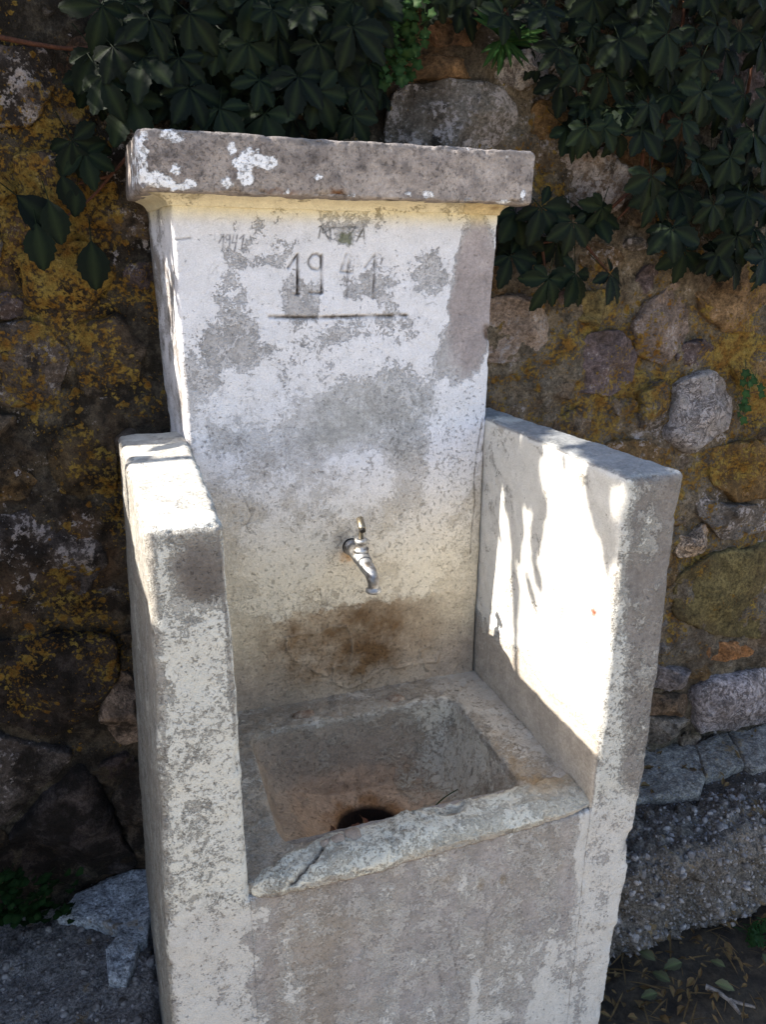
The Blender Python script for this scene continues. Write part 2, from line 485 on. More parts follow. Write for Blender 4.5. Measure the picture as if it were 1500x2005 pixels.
    # incised date, rule and scratches
    def strokes(pl, w, depth, dark, tone=lin(70, 62, 56)):
        nonlocal disp, base, paint, f
        pts = [px2(u, v, 0.405) for u, v in pl]
        d = polydist(X + .0006 * fine, Z + .0006 * mid, pts)
        g = np.exp(-(d / w) ** 2) * front * np.clip(.9 + .6 * fbm(W, 60, 2, off=3.), .3, 1.2)
        disp = disp - depth * g
        k = np.clip(g * dark * (0.8 + .5 * mid), 0, 1)
        base = mix(base, col(tone, len(W)), k); paint = mix(paint, col(tone, len(W)), k)
    big1 = [([(564, 524), (582, 498), (583, 574)], 1.0), ([(583, 530), (583, 576)], .7), ([(578, 577), (586, 577)], .8),
            ([(604, 508), (610, 499), (620, 497), (628, 504), (629, 522), (622, 529), (610, 526), (604, 517), (604, 508)], .7),
            ([(629, 500), (630, 574), (607, 573)], .85), ([(630, 540), (630, 574), (612, 575)], .6),
            ([(677, 498), (667, 532), (690, 534)], .6), ([(682, 508), (680, 584)], .65),
            ([(714, 524), (733, 498), (732, 584)], .7), ([(733, 500), (733, 530)], .5)]
    for pl, k in big1: strokes(pl, 0.0018, 0.0046 * k, min(1, k * 1.05))
    strokes([(528, 621), (600, 622), (700, 620), (798, 618)], 0.0024, 0.0045, 1.0, lin(84, 72, 60))
    strokes([(540, 622), (630, 622)], 0.0016, 0.002, .8)
    def S(pl): return [(400 + u / 3, 420 + v / 3) for u, v in pl]
    for pl in [[(84, 166), (112, 118), (105, 206)], [(122, 135), (132, 118), (146, 122), (146, 145), (132, 150), (122, 135)], [(148, 120), (146, 180), (136, 214)],
               [(170, 122), (161, 166), (188, 164)], [(192, 122), (176, 212)], [(206, 142), (230, 120), (216, 214)]]:
        strokes(S(pl), 0.0012, 0.0007, .95, lin(88, 88, 96))
    for pl, k in [([(668, 138), (682, 68), (736, 156), (734, 84)], .7), ([(745, 76), (880, 72)], .55), ([(756, 84), (768, 150), (800, 156), (812, 84)], .35),
                  ([(846, 78), (846, 152)], .5), ([(880, 76), (848, 122), (876, 154)], .5), ([(888, 158), (930, 78), (933, 162)], .75), ([(902, 130), (932, 130)], .6)]:
        strokes(S(pl), 0.0014, 0.0010, min(1, k * 1.3), lin(84, 82, 78))
    for pl in [[(30, 320), (55, 280)], [(40, 350), (75, 300)], [(20, 380), (34, 330)], [(1300, 530), (1350, 515), (1370, 530)], [(50, 40), (90, 22), (150, 28)]]:
        strokes(S(pl), 0.001, 0.0005, .45, lin(120, 118, 120))
    moss = B(676, 466, 14, 14, 1, .6)
    base = mix(base, col(lin(104, 112, 78), len(W)), np.clip(moss * (.5 + mid), 0, .7)); f = f - moss * .5
    # hairline cracks of the render
    for pl, k in [([(952, 830), (944, 880), (936, 940), (938, 985), (932, 1040), (928, 1090)], .9), ([(342, 470), (372, 466)], .6), ([(640, 1165), (645, 1190), (660, 1196), (700, 1195), (712, 1188)], .45),
                  ([(480, 980), (495, 1015), (488, 1030)], .6), ([(630, 1160), (634, 1190), (660, 1197)], .4)]:
        strokes(pl, 0.0016, 0.0015, k, lin(78, 70, 62))
    # crusts of old render left as raised ridges
    for pl in [[(560, 1250), (580, 1240), (625, 1240), (640, 1228), (680, 1225), (690, 1250), (688, 1295), (655, 1305), (650, 1335), (680, 1348), (720, 1330), (750, 1310), (830, 1298), (838, 1312)],
               [(560, 1250), (562, 1275), (580, 1295), (620, 1315), (640, 1325)], [(822, 1275), (845, 1262), (862, 1275), (855, 1295), (830, 1296), (822, 1275)]]:
        pts = [px2(u, v, 0.42) for u, v in pl]
        d = polydist(X + .002 * fine, Z + .002 * mid, pts)
        g = np.exp(-(d / .0030) ** 2) * front * np.clip(.7 + .9 * mid + .5 * fine, 0, 1.2)
        disp = disp + .0042 * g
        base = mix(base, col(lin(150, 134, 114), len(W)), np.clip(g, 0, 1) * .55)
    # pits where the render fell off at the lower corner
    disp = disp - .004 * np.clip(B(955, 655, 8, 14, 1, .5), 0, 1)
    base = mix(base, col(lin(96, 80, 70), len(W)), np.clip(B(955, 655, 8, 14, 1, .5), 0, 1))
    # left flank: grey streaks
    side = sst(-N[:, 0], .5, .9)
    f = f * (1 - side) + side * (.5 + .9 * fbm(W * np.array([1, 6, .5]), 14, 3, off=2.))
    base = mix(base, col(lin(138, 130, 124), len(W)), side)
    W = W + N * disp[:, None]
    return finish_part('back_panel', W, N, F, base, paint, f, pit, thin=.38 + .54 * sst(Z + .03 * big, 1.37, 1.27))
back_panel()

# ---- side arms ---------------------------------------------------
def interp(z, pts):
    zz = [p[0] for p in pts]; xx = [p[1] for p in pts]
    return np.interp(z, zz, xx)

def front_low(W, big, mid, fine):
    X, Y, Z = W.T; n = len(W)
    streak = fbm(W * np.array([1, 1, .15]), 22, 4, off=4.)
    base = mix(col(lin(143, 137, 135), n), col(lin(134, 126, 117), n), sst(big + .6 * streak, -.2, .7) * .7)
    base = base * (1 + .2 * fbm(W * np.array([1, 1, .1]), 40, 3, off=5.))[:, None]
    base = mix(base, col(lin(128, 114, 96), n), blob(X, Z, .17, .55, .05, .3, .7) * .5)
    paint = col(lin(181, 178, 174), n)
    jag = .022 * mid + .014 * fine + .02 * streak
    f = .24 + .42 * streak + .2 * big
    edge_r = interp(Z, [(0, .47), (.3, .54), (.45, .585), (.6, .612), (.75, .622)])
    edge_l = interp(Z, [(0, .16), (.3, .125), (.5, .10), (.75, .090)])
    f = f + .42 * sst(X + jag - edge_r, -.006, .006) + .42 * sst(edge_l - X - jag, -.006, .006)
    f = f + .22 * sst(Z, .5, .28)
    return base, paint, f

def side_arm(right):
    zt = Z0 + (.006 if right else -.001); r = 0.011
    Lx, Ly = 0.098, 0.52
    xs = lines(Lx, .0032, r, 5); ys = lines(Ly, .0042, r, 5)
    zs = lines(zt, .0042, r, 5)
    P, N, F, L = box_grid(xs, ys, zs, r)
    # below the lip the arms run flush into the front wall
    ic = -N[:, 0] if right else N[:, 0]
    fl = (P[:, 2] < .700) & (N[:, 1] < -.02) & (ic > .02)
    P[fl, 1] = 0.0
    N[fl] = np.array([0, -1., 0])
    Z = P[:, 2]; s = P[:, 0] / Lx; Y = P[:, 1].copy(); q = Y / .45
    if right:
        x0 = interp(Z, [(0, .619), (.7, .6195), (1.0, .6185), (1.24, .616)]) + .006 * q
        x1 = interp(Z, [(0, .685), (.22, .6913), (.48, .6996), (.58, .7117), (.71, .713), (1.24, .7155)])
        x1 = x1 - .034 * np.clip(q, 0, 1.1)
    else:
        x0 = interp(Z, [(0, -.044), (.52, -.023), (.70, -.0158), (.93, -.0049), (1.19, .0030), (1.24, .0030)])
        x0 = x0 - .019 * q
        x1 = interp(Z, [(0, .0945), (.69, .0917), (1.24, .0882)]) + .004 * q
    X = x0 * (1 - s) + x1 * s
    W = np.stack([X, Y, Z], 1)
    big = fbm(W, 6, 3, off=4.4); mid = fbm(W, 26, 4, off=2.2); fine = fbm(W, 90, 3, off=6.)
    n = len(W)
    front = sst(-N[:, 1], .5, .9); top = sst(N[:, 2], .5, .9)
    inner = sst(-N[:, 0] if right else N[:, 0], .5, .9); outer = sst(N[:, 0] if right else -N[:, 0], .5, .9)
    e = edge_wear(P, L, .012)
    if right:
        base = col(lin(118, 113, 110), n); paint = col(lin(180, 179, 174), n)
        f = .12 + .15 * big + 0 * Z
        # pale strip along the inner arris of the front, widening to the bottom
        xi = (X - x0)
        wid = interp(Z, [(0, .05), (.35, .05), (.5, .06), (.62, .045), (.68, .10), (.74, .05), (1.0, .03), (1.15, .018), (1.24, .012)])
        f = f + front * (.52 * sst(wid + .008 * mid - xi, -.012, .012))
        f = f + front * .45 * sst(Z, .74, .60) * sst(Z, .3, .5)
        f = f + front * (.35 * blob(X, Z, .665, 1.15, .02, .04, .6))
        base = mix(base, col(lin(112, 106, 102), n), front * blob(X, Z, .69, 1.12, .04, .16, .8) * .7)
        # inner face: limewash, greyer towards the bottom
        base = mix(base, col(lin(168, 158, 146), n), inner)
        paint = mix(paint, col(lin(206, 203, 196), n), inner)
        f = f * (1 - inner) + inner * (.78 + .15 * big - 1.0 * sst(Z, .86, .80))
        base = mix(base, col(lin(134, 136, 138), n), top); f = f * (1 - top) + top * (.05 + .6 * blob(X, Y, .655, .40, .03, .035, .5))
        pit = .75 + .3 * big - .3 * inner
    else:
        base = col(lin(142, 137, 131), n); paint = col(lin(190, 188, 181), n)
        f = .70 + .14 * big + 0 * Z
        f = f - front * .8 * blob(X + .012 * mid, Z + .012 * mid, .060, 1.168, .030, .040, .6)
        f = f - front * .25 * sst(Z, 1.13, 1.225)
        f = f - front * .4 * sst(X - x0, .016, .004) * sst(Z, .55, .9)
        f = f - front * .6 * sst(x1 - X, .010, .004) * sst(Z, .9, 1.0)
        f = f - front * .18 * sst(Z, .78, .66)
        base = mix(base, col(lin(140, 134, 128), n), front * sst(Z, .75, .6))
        base = mix(base, col(lin(96, 90, 86), n), front * blob(X + .01 * mid, Z + .01 * mid, .060, 1.168, .034, .045, .6))
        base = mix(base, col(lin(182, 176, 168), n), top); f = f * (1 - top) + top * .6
        base = mix(base, col(lin(150, 142, 132), n), inner)
        base = mix(base, col(lin(146, 140, 132), n), outer); f = f * (1 - outer) + outer * (.3 + .3 * big)
        pit = .85 + .3 * big - .5 * top
    FB, FP, Ff = front_low(W, big, mid, fine); tl = front * sst(Z + .03 * mid, .74, .66)
    base = mix(base, FB, tl); paint = mix(paint, FP, tl); f = f * (1 - tl) + Ff * tl; pit = pit * (1 - tl) + .7 * tl
    thn = .45 + .2 * tl
    chip = np.clip(fbm(W, 38, 3, off=8.) - .12, 0, 1)
    disp = .0035 * big + .0013 * mid + .0007 * fine - .009 * e * chip
    if right:   # broken outer arris at the foot
        eo = sst(X, x1 - .03, x1) * sst(Z, .75, .6)
        disp = disp - eo * .014 * np.clip(fbm(W, 16, 3, off=3.3) + .1, 0, 1)
        nail = blob(Y, Z, *at(1160, 1199, 0, .6165)[1:], .006, .0045, .4) * inner
        base = mix(base, col(lin(120, 62, 40), n), np.clip(nail, 0, 1)); f = f - nail * 1.5
    W = W + N * disp[:, None]
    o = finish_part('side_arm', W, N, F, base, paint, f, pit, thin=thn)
    o['label'] = 'sunlit side arm with leaf shadows on its inner face' if right else 'speckled side arm with sunlit top'
side_arm(False); side_arm(True)

# ---- front wall under the basin -----------------------------------
def front_wall():
    r = .006; Lx, Ly, Lz = 1., .09, .70
    xs = lines(Lx, 1 / 170, .012, 3); ys = lines(Ly, .02, r, 3); zs = lines(Lz, .0034, r, 3)
    xs = xs * .53
    P, N, F, L = box_grid(xs, ys, zs, r)
    Z = P[:, 2]; s = P[:, 0] / .53
    x0 = interp(Z, [(0, .090), (.7, .088)]); x1 = interp(Z, [(0, .622), (.7, .6225)])
    W = np.stack([x0 * (1 - s) + x1 * s, .0006 + P[:, 1], Z], 1)
    X = W[:, 0]; n = len(W)
    big = fbm(W, 6, 3, off=4.4); mid = fbm(W, 26, 4, off=2.2); fine = fbm(W, 90, 3, off=6.)
    base, paint, f = front_low(W, big, mid, fine)
    base = mix(base, col(lin(150, 130, 104), n), np.clip(blob(X, Z, .375, .655, .016, .02, .8) * (.3 + mid), 0, 1))
    disp = .0035 * big + .0013 * mid + .0007 * fine
    for pl, k in [([(1000, 1735), (955, 1800), (950, 1830)], .5), ([(880, 1830), (905, 1950), (950, 1952)], .5), ([(860, 1895), (870, 1950), (925, 1955)], .35)]:
        d = polydist(X + .0008 * fine, Z, [px2(u, v, 0) for u, v in pl]); g = np.exp(-(d / .0012) ** 2)
        disp = disp - .001 * g; base = mix(base, col(lin(90, 84, 82), n), g * k); paint = mix(paint, col(lin(110, 104, 102), n), g * k)
    for u, v in [(940, 1735), (985, 1727)]:
        x, z = px2(u, v, 0); g = blob(X, Z, x, z, .006, .012, .6) * (.6 + mid)
        base = mix(base, col(lin(112, 94, 66), n), np.clip(g, 0, 1)); disp = disp - .002 * np.clip(g, 0, 1)
    W = W + N * disp[:, None]
    finish_part('front_wall', W, N, F, base, paint, f, .7, thin=.65)
front_wall()

# ---- basin ---------------------------------------------------------
def rect_ray(th, c, x0, x1, y0, y1, p=14):
    dx, dy = np.cos(th), np.sin(th)
    ax = np.where(dx > 0, x1 - c[0], c[0] - x0); ay = np.where(dy > 0, y1 - c[1], c[1] - y0)
    return 1.0 / ((np.abs(dx) / ax) ** p + (np.abs(dy) / ay) ** p) ** (1.0 / p)

def basin():
    c = np.array([.345, .21]); nth = 420
    th = np.linspace(0, 2 * np.pi, nth, endpoint=False)
    ro = rect_ray(th, c, .084, .626, .008, .432, 60)
    ri = rect_ray(th, c, .143, .546, .060, .352, 11)
    rb = rect_ray(th, c, .178, .500, .110, .322, 5)
    cd = np.array([.335, .238]); rd = .060
    rings = []   # each: (X,Y,Z)
    def ring(rad, z, cc=c, w=0):
        return np.stack([cc[0] + np.cos(th) * rad, cc[1] + np.sin(th) * rad, np.full(nth, 0.) + z], 1)
    skirt = ring(ro, .56)
    rings.append(skirt)
    rings += [ring(ro, ZR - .004), ring(ro - .003, ZR)]
    for t in np.linspace(.06, .93, 14): rings.append(ring(ro - .003 + (ri - ro + .003) * t, ZR))
    for a in np.linspace(0, np.pi / 2, 6): rings.append(ring(ri - .007 * np.sin(a), ZR - .007 * (1 - np.cos(a))))
    def floorz(X, Y):
        return .566 + .05 * sst(X, .30, .17) + .02 * sst(Y, .2, .1) + .03 * sst(X, .42, .54)
    for t in np.linspace(.06, 1, 34):
        rr = ri - .007 + (rb - ri + .007) * t ** 1.35
        R = ring(rr, 0); fz = floorz(R[:, 0], R[:, 1]); zt = ZR - .007
        R[:, 2] = zt + (fz - zt) * (1 - (1 - t) ** 1.15); rings.append(R)
    last = rings[-1]; drain = ring(rd, .552, cd)
    for t in np.linspace(.1, 1, 18):
        R = last * (1 - t) + drain * t
        R[:, 2] = floorz(R[:, 0], R[:, 1]) * (1 - t ** 2) + .552 * t ** 2; rings.append(R)
    for dz, rr in [(.006, rd - .003), (.02, rd - .005), (.045, rd - .006), (.046, rd - .03), (.047, .004)]:
        rings.append(ring(rr, .552 - dz, cd))
    V = np.concatenate(rings); nr = len(rings)
    idx = np.arange(nr * nth).reshape(nr, nth)
    a = idx[:-1]; b = idx[1:]
    F = np.stack([a, np.roll(a, -1, 1), np.roll(b, -1, 1), b], -1).reshape(-1, 4)
    ringid = np.repeat(np.arange(nr), nth); n = len(V)
    X, Y, Z = V.T
    big = fbm(V, 7, 3, off=2.); mid = fbm(V, 28, 4, off=5.); fine = fbm(V, 95, 3, off=1.)
    rim = sst(Z, ZR - .02, ZR - .008)
    base = mix(col(lin(168, 151, 132), n), col(lin(160, 147, 130), n), rim)
    paint = mix(col(lin(186, 177, 160), n), col(lin(180, 172, 160), n), rim)
    # inside: grey upper walls, brown floor, ochre round the drain
    ins = 1 - rim
    dd = np.hypot(X - cd[0], Y - cd[1])
    floor_ = sst(Z + .012 * mid, .625, .592)
    base = mix(base, col(lin(184, 156, 130), n), ins * floor_ * .85)
    base = mix(base, col(lin(140, 98, 58), n), ins * sst(dd + .02 * mid, .085, .06) * .8)
    base = mix(base, col(lin(138, 124, 108), n), ins * sst(Y, .28, .33) * sst(Z, .60, .64) * .6)
    base = mix(base, col(lin(40, 28, 22), n), sst(dd, rd + .002, rd - .003))
    f = .12 + .2 * big
    f = f + ins * .42 * sst(X, .40, .5) * sst(Z, .57, .60) + ins * .2 * blob(X, Y, .45, .25, .08, .08, .7)
    f = f + rim * (.30 + .45 * sst(X, .5, .58)) - rim * .35 * blob(X, Y, .56, .12, .04, .12, .8)
    base = mix(base, col(lin(158, 128, 84), n), rim * np.clip(blob(X, Y, .555, .10, .03, .09, .7) * (.6 + mid), 0, 1))
    f = f - sst(dd, .11, .07) - sst(X, .3, .18) * ins * .3
    disp = .004 * big + .0022 * mid + .0012 * fine
    disp = disp * np.where(ringid < 2, 0, 1) + rim * (.003 * np.clip(fbm(V, 45, 3, off=3.), -.5, 1))
    disp = disp * sst(dd, .02, .06)
    N = np.stack([0 * X, 0 * X, rim * 1.], 1)
    wall = ins[:, None] * np.stack([-np.cos(np.arctan2(Y - c[1], X - c[0])), -np.sin(np.arctan2(Y - c[1], X - c[0])), .3 + 0 * X], 1)
    V = V + (N + wall) * disp[:, None]
    o = finish_part('basin', V, None, F[:, ::-1], base, paint, f, .8 + .3 * big, thin=.5)
    # the outer skirt, hidden between the arms, keeps the block closed
    return o
basin_o = basin()

# ---- broken cement lip along the front of the basin ------------------
def lip():
    r = .013; Lx, Ly, Lz = .54, .076, .036
    xs = lines(Lx, .0026, r, 5); ys = lines(Ly, .0028, r, 5); zs = lines(Lz, .0028, r, 5)
    P, N, F, L = box_grid(xs, ys, zs, r)
    s = P[:, 0] / Lx
    X = .0965 + P[:, 0] * (.528 / Lx)
    t = P[:, 1] / Ly; h = P[:, 2] / Lz
    jag = fbm(np.stack([X, 0 * X, 0 * X], 1), 26, 4, off=2.)
    yb = interp(s, [(0, .016), (.06, .030), (.14, .048), (.22, .052), (.3, .058), (.5, .060), (.7, .060), (.8, .068), (1, .075)]) + .007 * jag
    yf = interp(s, [(0, .004), (.05, -.007), (.2, -.011), (.6, -.010), (.9, -.005), (1, .004)])
    zt = interp(s, [(0, .712), (.05, .722), (.2, .730), (.5, .731), (.85, .728), (1, .719)]) + .003 * jag
    zb = interp(s, [(0, .698), (.1, .696), (.9, .698), (1, .705)])
    drop = .010 * sst(t, .35, 0) ** 1.5
    W = np.stack([X, yf + (yb - yf) * t, zb + (zt - zb) * h - drop * h], 1)
    n = len(W)
    big = fbm(W, 9, 3, off=1.); mid = fbm(W, 34, 4, off=3.); fine = fbm(W, 110, 3)
    base = mix(col(lin(178, 169, 153), n), col(lin(160, 149, 134), n), sst(big, -.2, .5))
    paint = col(lin(194, 188, 173), n)
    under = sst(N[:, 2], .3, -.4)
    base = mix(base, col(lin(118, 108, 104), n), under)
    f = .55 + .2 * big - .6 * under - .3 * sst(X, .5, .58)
    base = mix(base, col(lin(148, 120, 80), n), sst(X, .50, .58) * sst(t, .3, .7) * .6)
    disp = .003 * big + .0024 * mid + .0012 * fine
    chips = np.clip(fbm(W, 20, 3, off=6.6) - .15, 0, 1) * sst(t, .5, .95)
    disp = disp - .018 * chips - .004 * np.clip(fbm(W, 55, 3, off=2.) - .1, 0, 1)
    # notch where the iron stub sits and crack at the left end
    xn, yn = at(880, 1588, 2, .725)[:2]
    disp = disp - .012 * blob(X, W[:, 1], xn, yn, .022, .012, .4) * sst(N[:, 2], .2, .8)
    W = W + N * disp[:, None]
    crk = polydist(X + .004 * mid, W[:, 1] + .003 * fine, [tuple(at(u, v, 2, .728)[:2]) for u, v in [(500, 1752), (560, 1722), (600, 1695), (628, 1668), (645, 1645)]])
    gk = np.exp(-(crk / .0022) ** 2) * sst(N[:, 2], .0, .6); base = mix(base, col(lin(70, 60, 52), n), gk); paint = mix(paint, col(lin(70, 60, 52), n), gk); W = W - N * (.005 * gk)[:, None]
    finish_part('basin_lip', W, N, F, base, paint, f, .75 + .3 * big, thin=.5)
lip()

# ---- cap slab and cavetto ---------------------------------------------
def cap():
    r = .005; Lx, Ly, Lz = .60, .20, .079
    xs = lines(Lx, .0026, r, 4); ys = lines(Ly, .006, r, 4); zs = lines(Lz, .0026, r, 4)
    P, N, F, L = box_grid(xs, ys, zs, r)
    s = P[:, 0] / Lx; h = P[:, 2] / Lz
    xl = .046 + .003 * h - .010 * P[:, 1] / .15; xr = .6452 + .0035 * h
    W = np.stack([xl * (1 - s) + xr * s, .3471 + P[:, 1], 1.5935 + (1.6715 - 1.5935) * h], 1)
    X, Y, Z = W.T; n = len(W)
    big = fbm(W, 8, 3, off=5.); mid = fbm(W, 30, 4, off=7.); fine = fbm(W, 100, 3, off=2.)
    base = mix(col(lin(154, 144, 138), n), col(lin(130, 121, 117), n), sst(mid + .6 * big, -.3, .6))
    paint = col(lin(232, 232, 236), n)
    f = -.42 + .12 * big
    wx, wz = .008 * mid + .005 * fine, .006 * fbm(W, 36, 4, off=12.) + .004 * fine
    def B(u, v, ru, rv, k, soft=.3):
        x, z = px2(u, v, .3471); x1, _ = px2(u + ru, v, .3471); _, z1 = px2(u, v + rv, .3471)
        return k * blob(X + wx, Z + wz, x, z, abs(x1 - x), abs(z1 - z), soft)
    for a in [(278, 310, 14, 50, 1.2), (300, 350, 34, 18, 1.2), (350, 362, 38, 10, 1.2), (344, 330, 14, 10, 1.1), (335, 270, 24, 14, 1.1, .4), (452, 288, 10, 14, 1.0), (490, 308, 20, 22, 1.25),
              (522, 320, 20, 14, 1.2), (480, 345, 14, 26, 1.25), (440, 357, 16, 12, 1.1), (468, 318, 8, 12, 1.), (623, 345, 6, 8, 1.1), (838, 380, 12, 8, 1.1), (800, 382, 10, 4, .9), (915, 393, 12, 4, .9),
              (1020, 382, 6, 10, 1.1), (985, 396, 14, 5, 1.), (690, 382, 10, 5, .9), (555, 374, 8, 5, .9), (770, 295, 4, 6, .8), (992, 310, 4, 5, .8), (920, 287, 4, 5, .8)]:
        f = f + B(*a)
    base = mix(base, col(lin(92, 86, 86), n), np.clip(sst(fbm(W, 55, 4, off=1.), .15, .5) * .55, 0, 1))
    base = mix(base, col(lin(108, 74, 50), n), np.clip(B(662, 376, 14, 7, 1, .5) + B(545, 374, 40, 4, .6, .6), 0, 1))
    base = mix(base, col(lin(112, 108, 108), n), sst(Z, 1.660, 1.668) * .6)
    e = edge_wear(P, L, .012)
    chip = np.clip(fbm(W, 30, 4, off=4.) - .05, 0, 1)
    disp = .003 * big + .0012 * mid + .0007 * fine - .013 * e * chip
    cr = np.abs(fbm(W, 14, 3, off=9.)); g = np.exp(-(cr / .012) ** 2) * .6
    base = mix(base, col(lin(88, 78, 76), n), g * .55)
    W = W + N * disp[:, None]
    finish_part('cap_slab', W, N, F, base, paint, f, .85 + .3 * big)
cap()

def cavetto():
    r = .002; Lx, Ly, Lz = .53, .15, .015
    xs = lines(Lx, .004, r, 3); ys = lines(Ly, .012, r, 3); zs = lines(Lz, .0024, r, 3)
    P, N, F, L = box_grid(xs, ys, zs, r)
    s = P[:, 0] / Lx; t = P[:, 2] / Lz
    o = .036 * (1 - np.sqrt(np.clip(1 - t ** 2, 0, 1)) ** 1.0) * .9 + .003
    xl = .0866 - o * .85 - .0145 * P[:, 1] / .1; xr = .6141 + o * .5
    W = np.stack([xl * (1 - s) + xr * s, .3985 - o + P[:, 1] * (1 + o / Ly), 1.5795 + P[:, 2] * (.0145 / Lz)], 1)
    n = len(W); big = fbm(W, 10, 3, off=3.); mid = fbm(W, 40, 4)
    base = mix(col(lin(196, 178, 140), n), col(lin(150, 122, 88), n), sst(mid + big, .2, 1.))
    paint = col(lin(222, 211, 182), n)  # yellow puts the light reflected under the cap into the colour
    f = .72 + .2 * big - 1.0 * blob(W[:, 0], W[:, 2], .585, 1.58, .035, .03, .5) + 0 * mid
    W = W + N * (.0022 * big + .001 * mid)[:, None]
    finish_part('cavetto_moulding', W, N, F, base, paint, f, .5)
cavetto()

# ---- iron stubs set into the rim ------------------------------------------
def lump(name, c, size, mat, parent=None, seed=0, seg=14, rot=0.0):
    th = np.linspace(0, 2 * np.pi, seg, endpoint=False); ph = np.linspace(-np.pi / 2, np.pi / 2, seg // 2 + 2)
    pts = np.array([(np.cos(p) * np.cos(a), np.cos(p) * np.sin(a), np.sin(p)) for p in ph for a in th])
    pts = np.sign(pts) * np.abs(pts) ** .75
    pts = pts * (1 + .28 * fbm(pts, 1.3, 3, off=seed * 3.7))[:, None] * np.array(size)
    cr, sr = math.cos(rot), math.sin(rot)
    pts = np.stack([pts[:, 0] * cr - pts[:, 1] * sr, pts[:, 0] * sr + pts[:, 1] * cr, pts[:, 2]], 1) + np.array(c)
    idx = np.arange(len(pts)).reshape(len(ph), seg)
    F = np.stack([idx[:-1], np.roll(idx[:-1], -1, 1), np.roll(idx[1:], -1, 1), idx[1:]], -1).reshape(-1, 4)
    return mesh_obj(name, pts, F, mat, parent, flts={'vein': 0})

for u, v, Y, s in [(595, 1402, .372, (.02, .010, .010)), (775, 1372, .372, (.018, .010, .010)), (882, 1589, .062, (.018, .006, .007))]:
    p = at(u, v, 1, Y)
    o = lump('iron_stub', p, s, M_STUB if Y > .2 else M_RUST, fountain, seed=u)
    o.matrix_parent_inverse = Matrix.Translation(-Vector(fountain.location))

# ================================================================== TAP
def lathe(profile, axis_o, axis_d, seg=28):
    """profile: list of (distance along axis, radius)"""
    d = Vector(axis_d).normalized(); q = Vector((0, 0, 1)).rotation_difference(d)
    V = []
    for t, r in profile:
        for k in range(seg):
            a = 2 * math.pi * k / seg
            V.append(Vector(axis_o) + q @ Vector((r * math.cos(a), r * math.sin(a), t)))
    F = []
    n = len(profile)
    for i in range(n - 1):
        for k in range(seg):
            F.append((i * seg + k, i * seg + (k + 1) % seg, (i + 1) * seg + (k + 1) % seg, (i + 1) * seg + k))
    F.append(tuple(range(seg))[::-1]); F.append(tuple((n - 1) * seg + k for k in range(seg)))
    return V, F

def tube(pts, radii, seg=12):
    pts = [Vector(p) for p in pts]; V = []; F = []
    up = Vector((0.3, 0.2, 0.9)).normalized()
    for i, p in enumerate(pts):
        t = (pts[min(i + 1, len(pts) - 1)] - pts[max(i - 1, 0)]).normalized()
        a = t.cross(up)
        if a.length < 1e-3: a = t.cross(Vector((1, 0, 0)))
        a.normalize(); b = t.cross(a)
        for k in range(seg):
            w = 2 * math.pi * k / seg
            V.append(p + (a * math.cos(w) + b * math.sin(w)) * radii[i])
    for i in range(len(pts) - 1):
        for k in range(seg):
            F.append((i * seg + k, i * seg + (k + 1) % seg, (i + 1) * seg + (k + 1) % seg, (i + 1) * seg + k))
    F.append(tuple(range(seg))); F.append(tuple((len(pts) - 1) * seg + k for k in range(seg))[::-1])
    return V, F

def catmull(P, n=8):
    P = [np.array(p, float) for p in P]; P = [2 * P[0] - P[1]] + P + [2 * P[-1] - P[-2]]
    out = []
    for i in range(1, len(P) - 2):
        for t in np.linspace(0, 1, n, endpoint=False):
            a, b, c, d = P[i - 1:i + 3]
            out.append(.5 * (2 * b + (c - a) * t + (2 * a - 5 * b + 4 * c - d) * t * t + (3 * b - a - 3 * c + d) * t ** 3))
    out.append(P[-2]); return out

TAPB = at(687, 1070, 1, .4205)
tap = empty('water_tap', TAPB)
tag(tap, 'small worn chrome tap with curved spout, fixed to the fountain back panel', 'tap')
def tpart(name, VF, mat, parent=None):
    V, F = VF
    o = mesh_obj(name, np.array([tuple(v) for v in V]), F, mat, parent or tap, flts={'vein': 0})
    o.matrix_parent_inverse = Matrix.Translation(-Vector(TAPB))
    return o
bx, by, bz = TAPB
tpart('rubber_washer', lathe([(0, .0155), (.004, .0158), (.006, .013)], (bx, by + .003, bz), (0, -1, 0)), M_DARK)
tpart('flange', lathe([(0, .010), (.001, .0148), (.004, .0150), (.0065, .0128), (.009, .0115), (.012, .0105)], (bx, by - .003, bz), (0, -1, 0)), M_CHROME)
body = catmull([(bx, by - .008, bz), (bx, by - .030, bz), (bx + .001, by - .055, bz + .001), (bx + .002, by - .078, bz - .003)], 8)
tpart('body', tube(body, list(np.interp(np.linspace(0, 1, len(body)), [0, .3, .7, 1], [.0105, .0125, .0152, .0134])), 24), M_CHROME)
cx, cy = bx + .001, by - .058
tpart('bonnet', lathe([(0, .0110), (.010, .0118), (.0105, .0136), (.0165, .0136), (.017, .0102), (.026, .0100), (.027, .0112), (.0335, .0112), (.0345, .0085)], (cx, cy, bz + .001), (0, 0, 1), 6 * 4), M_CHROME)
stem = tpart('valve_stem', lathe([(0, .0040), (.022, .0040), (.0225, .0046), (.028, .0044)], (cx, cy, bz + .034), (0, 0, 1), 16), M_BRASS)
tpart('stem_head', lathe([(-.012, .0050), (-.011, .0064), (.010, .0064), (.0135, .0050), (.014, .003)], (cx, cy, bz + .0625), (-.06, -.8, -.5), 16), M_BRASS)
tpart('stem_screw', lathe([(0, .0052), (.004, .0052), (.0045, .004)], (cx - .001, cy - .011, bz + .0556), (-.06, -.8, -.5), 16), M_DARK)
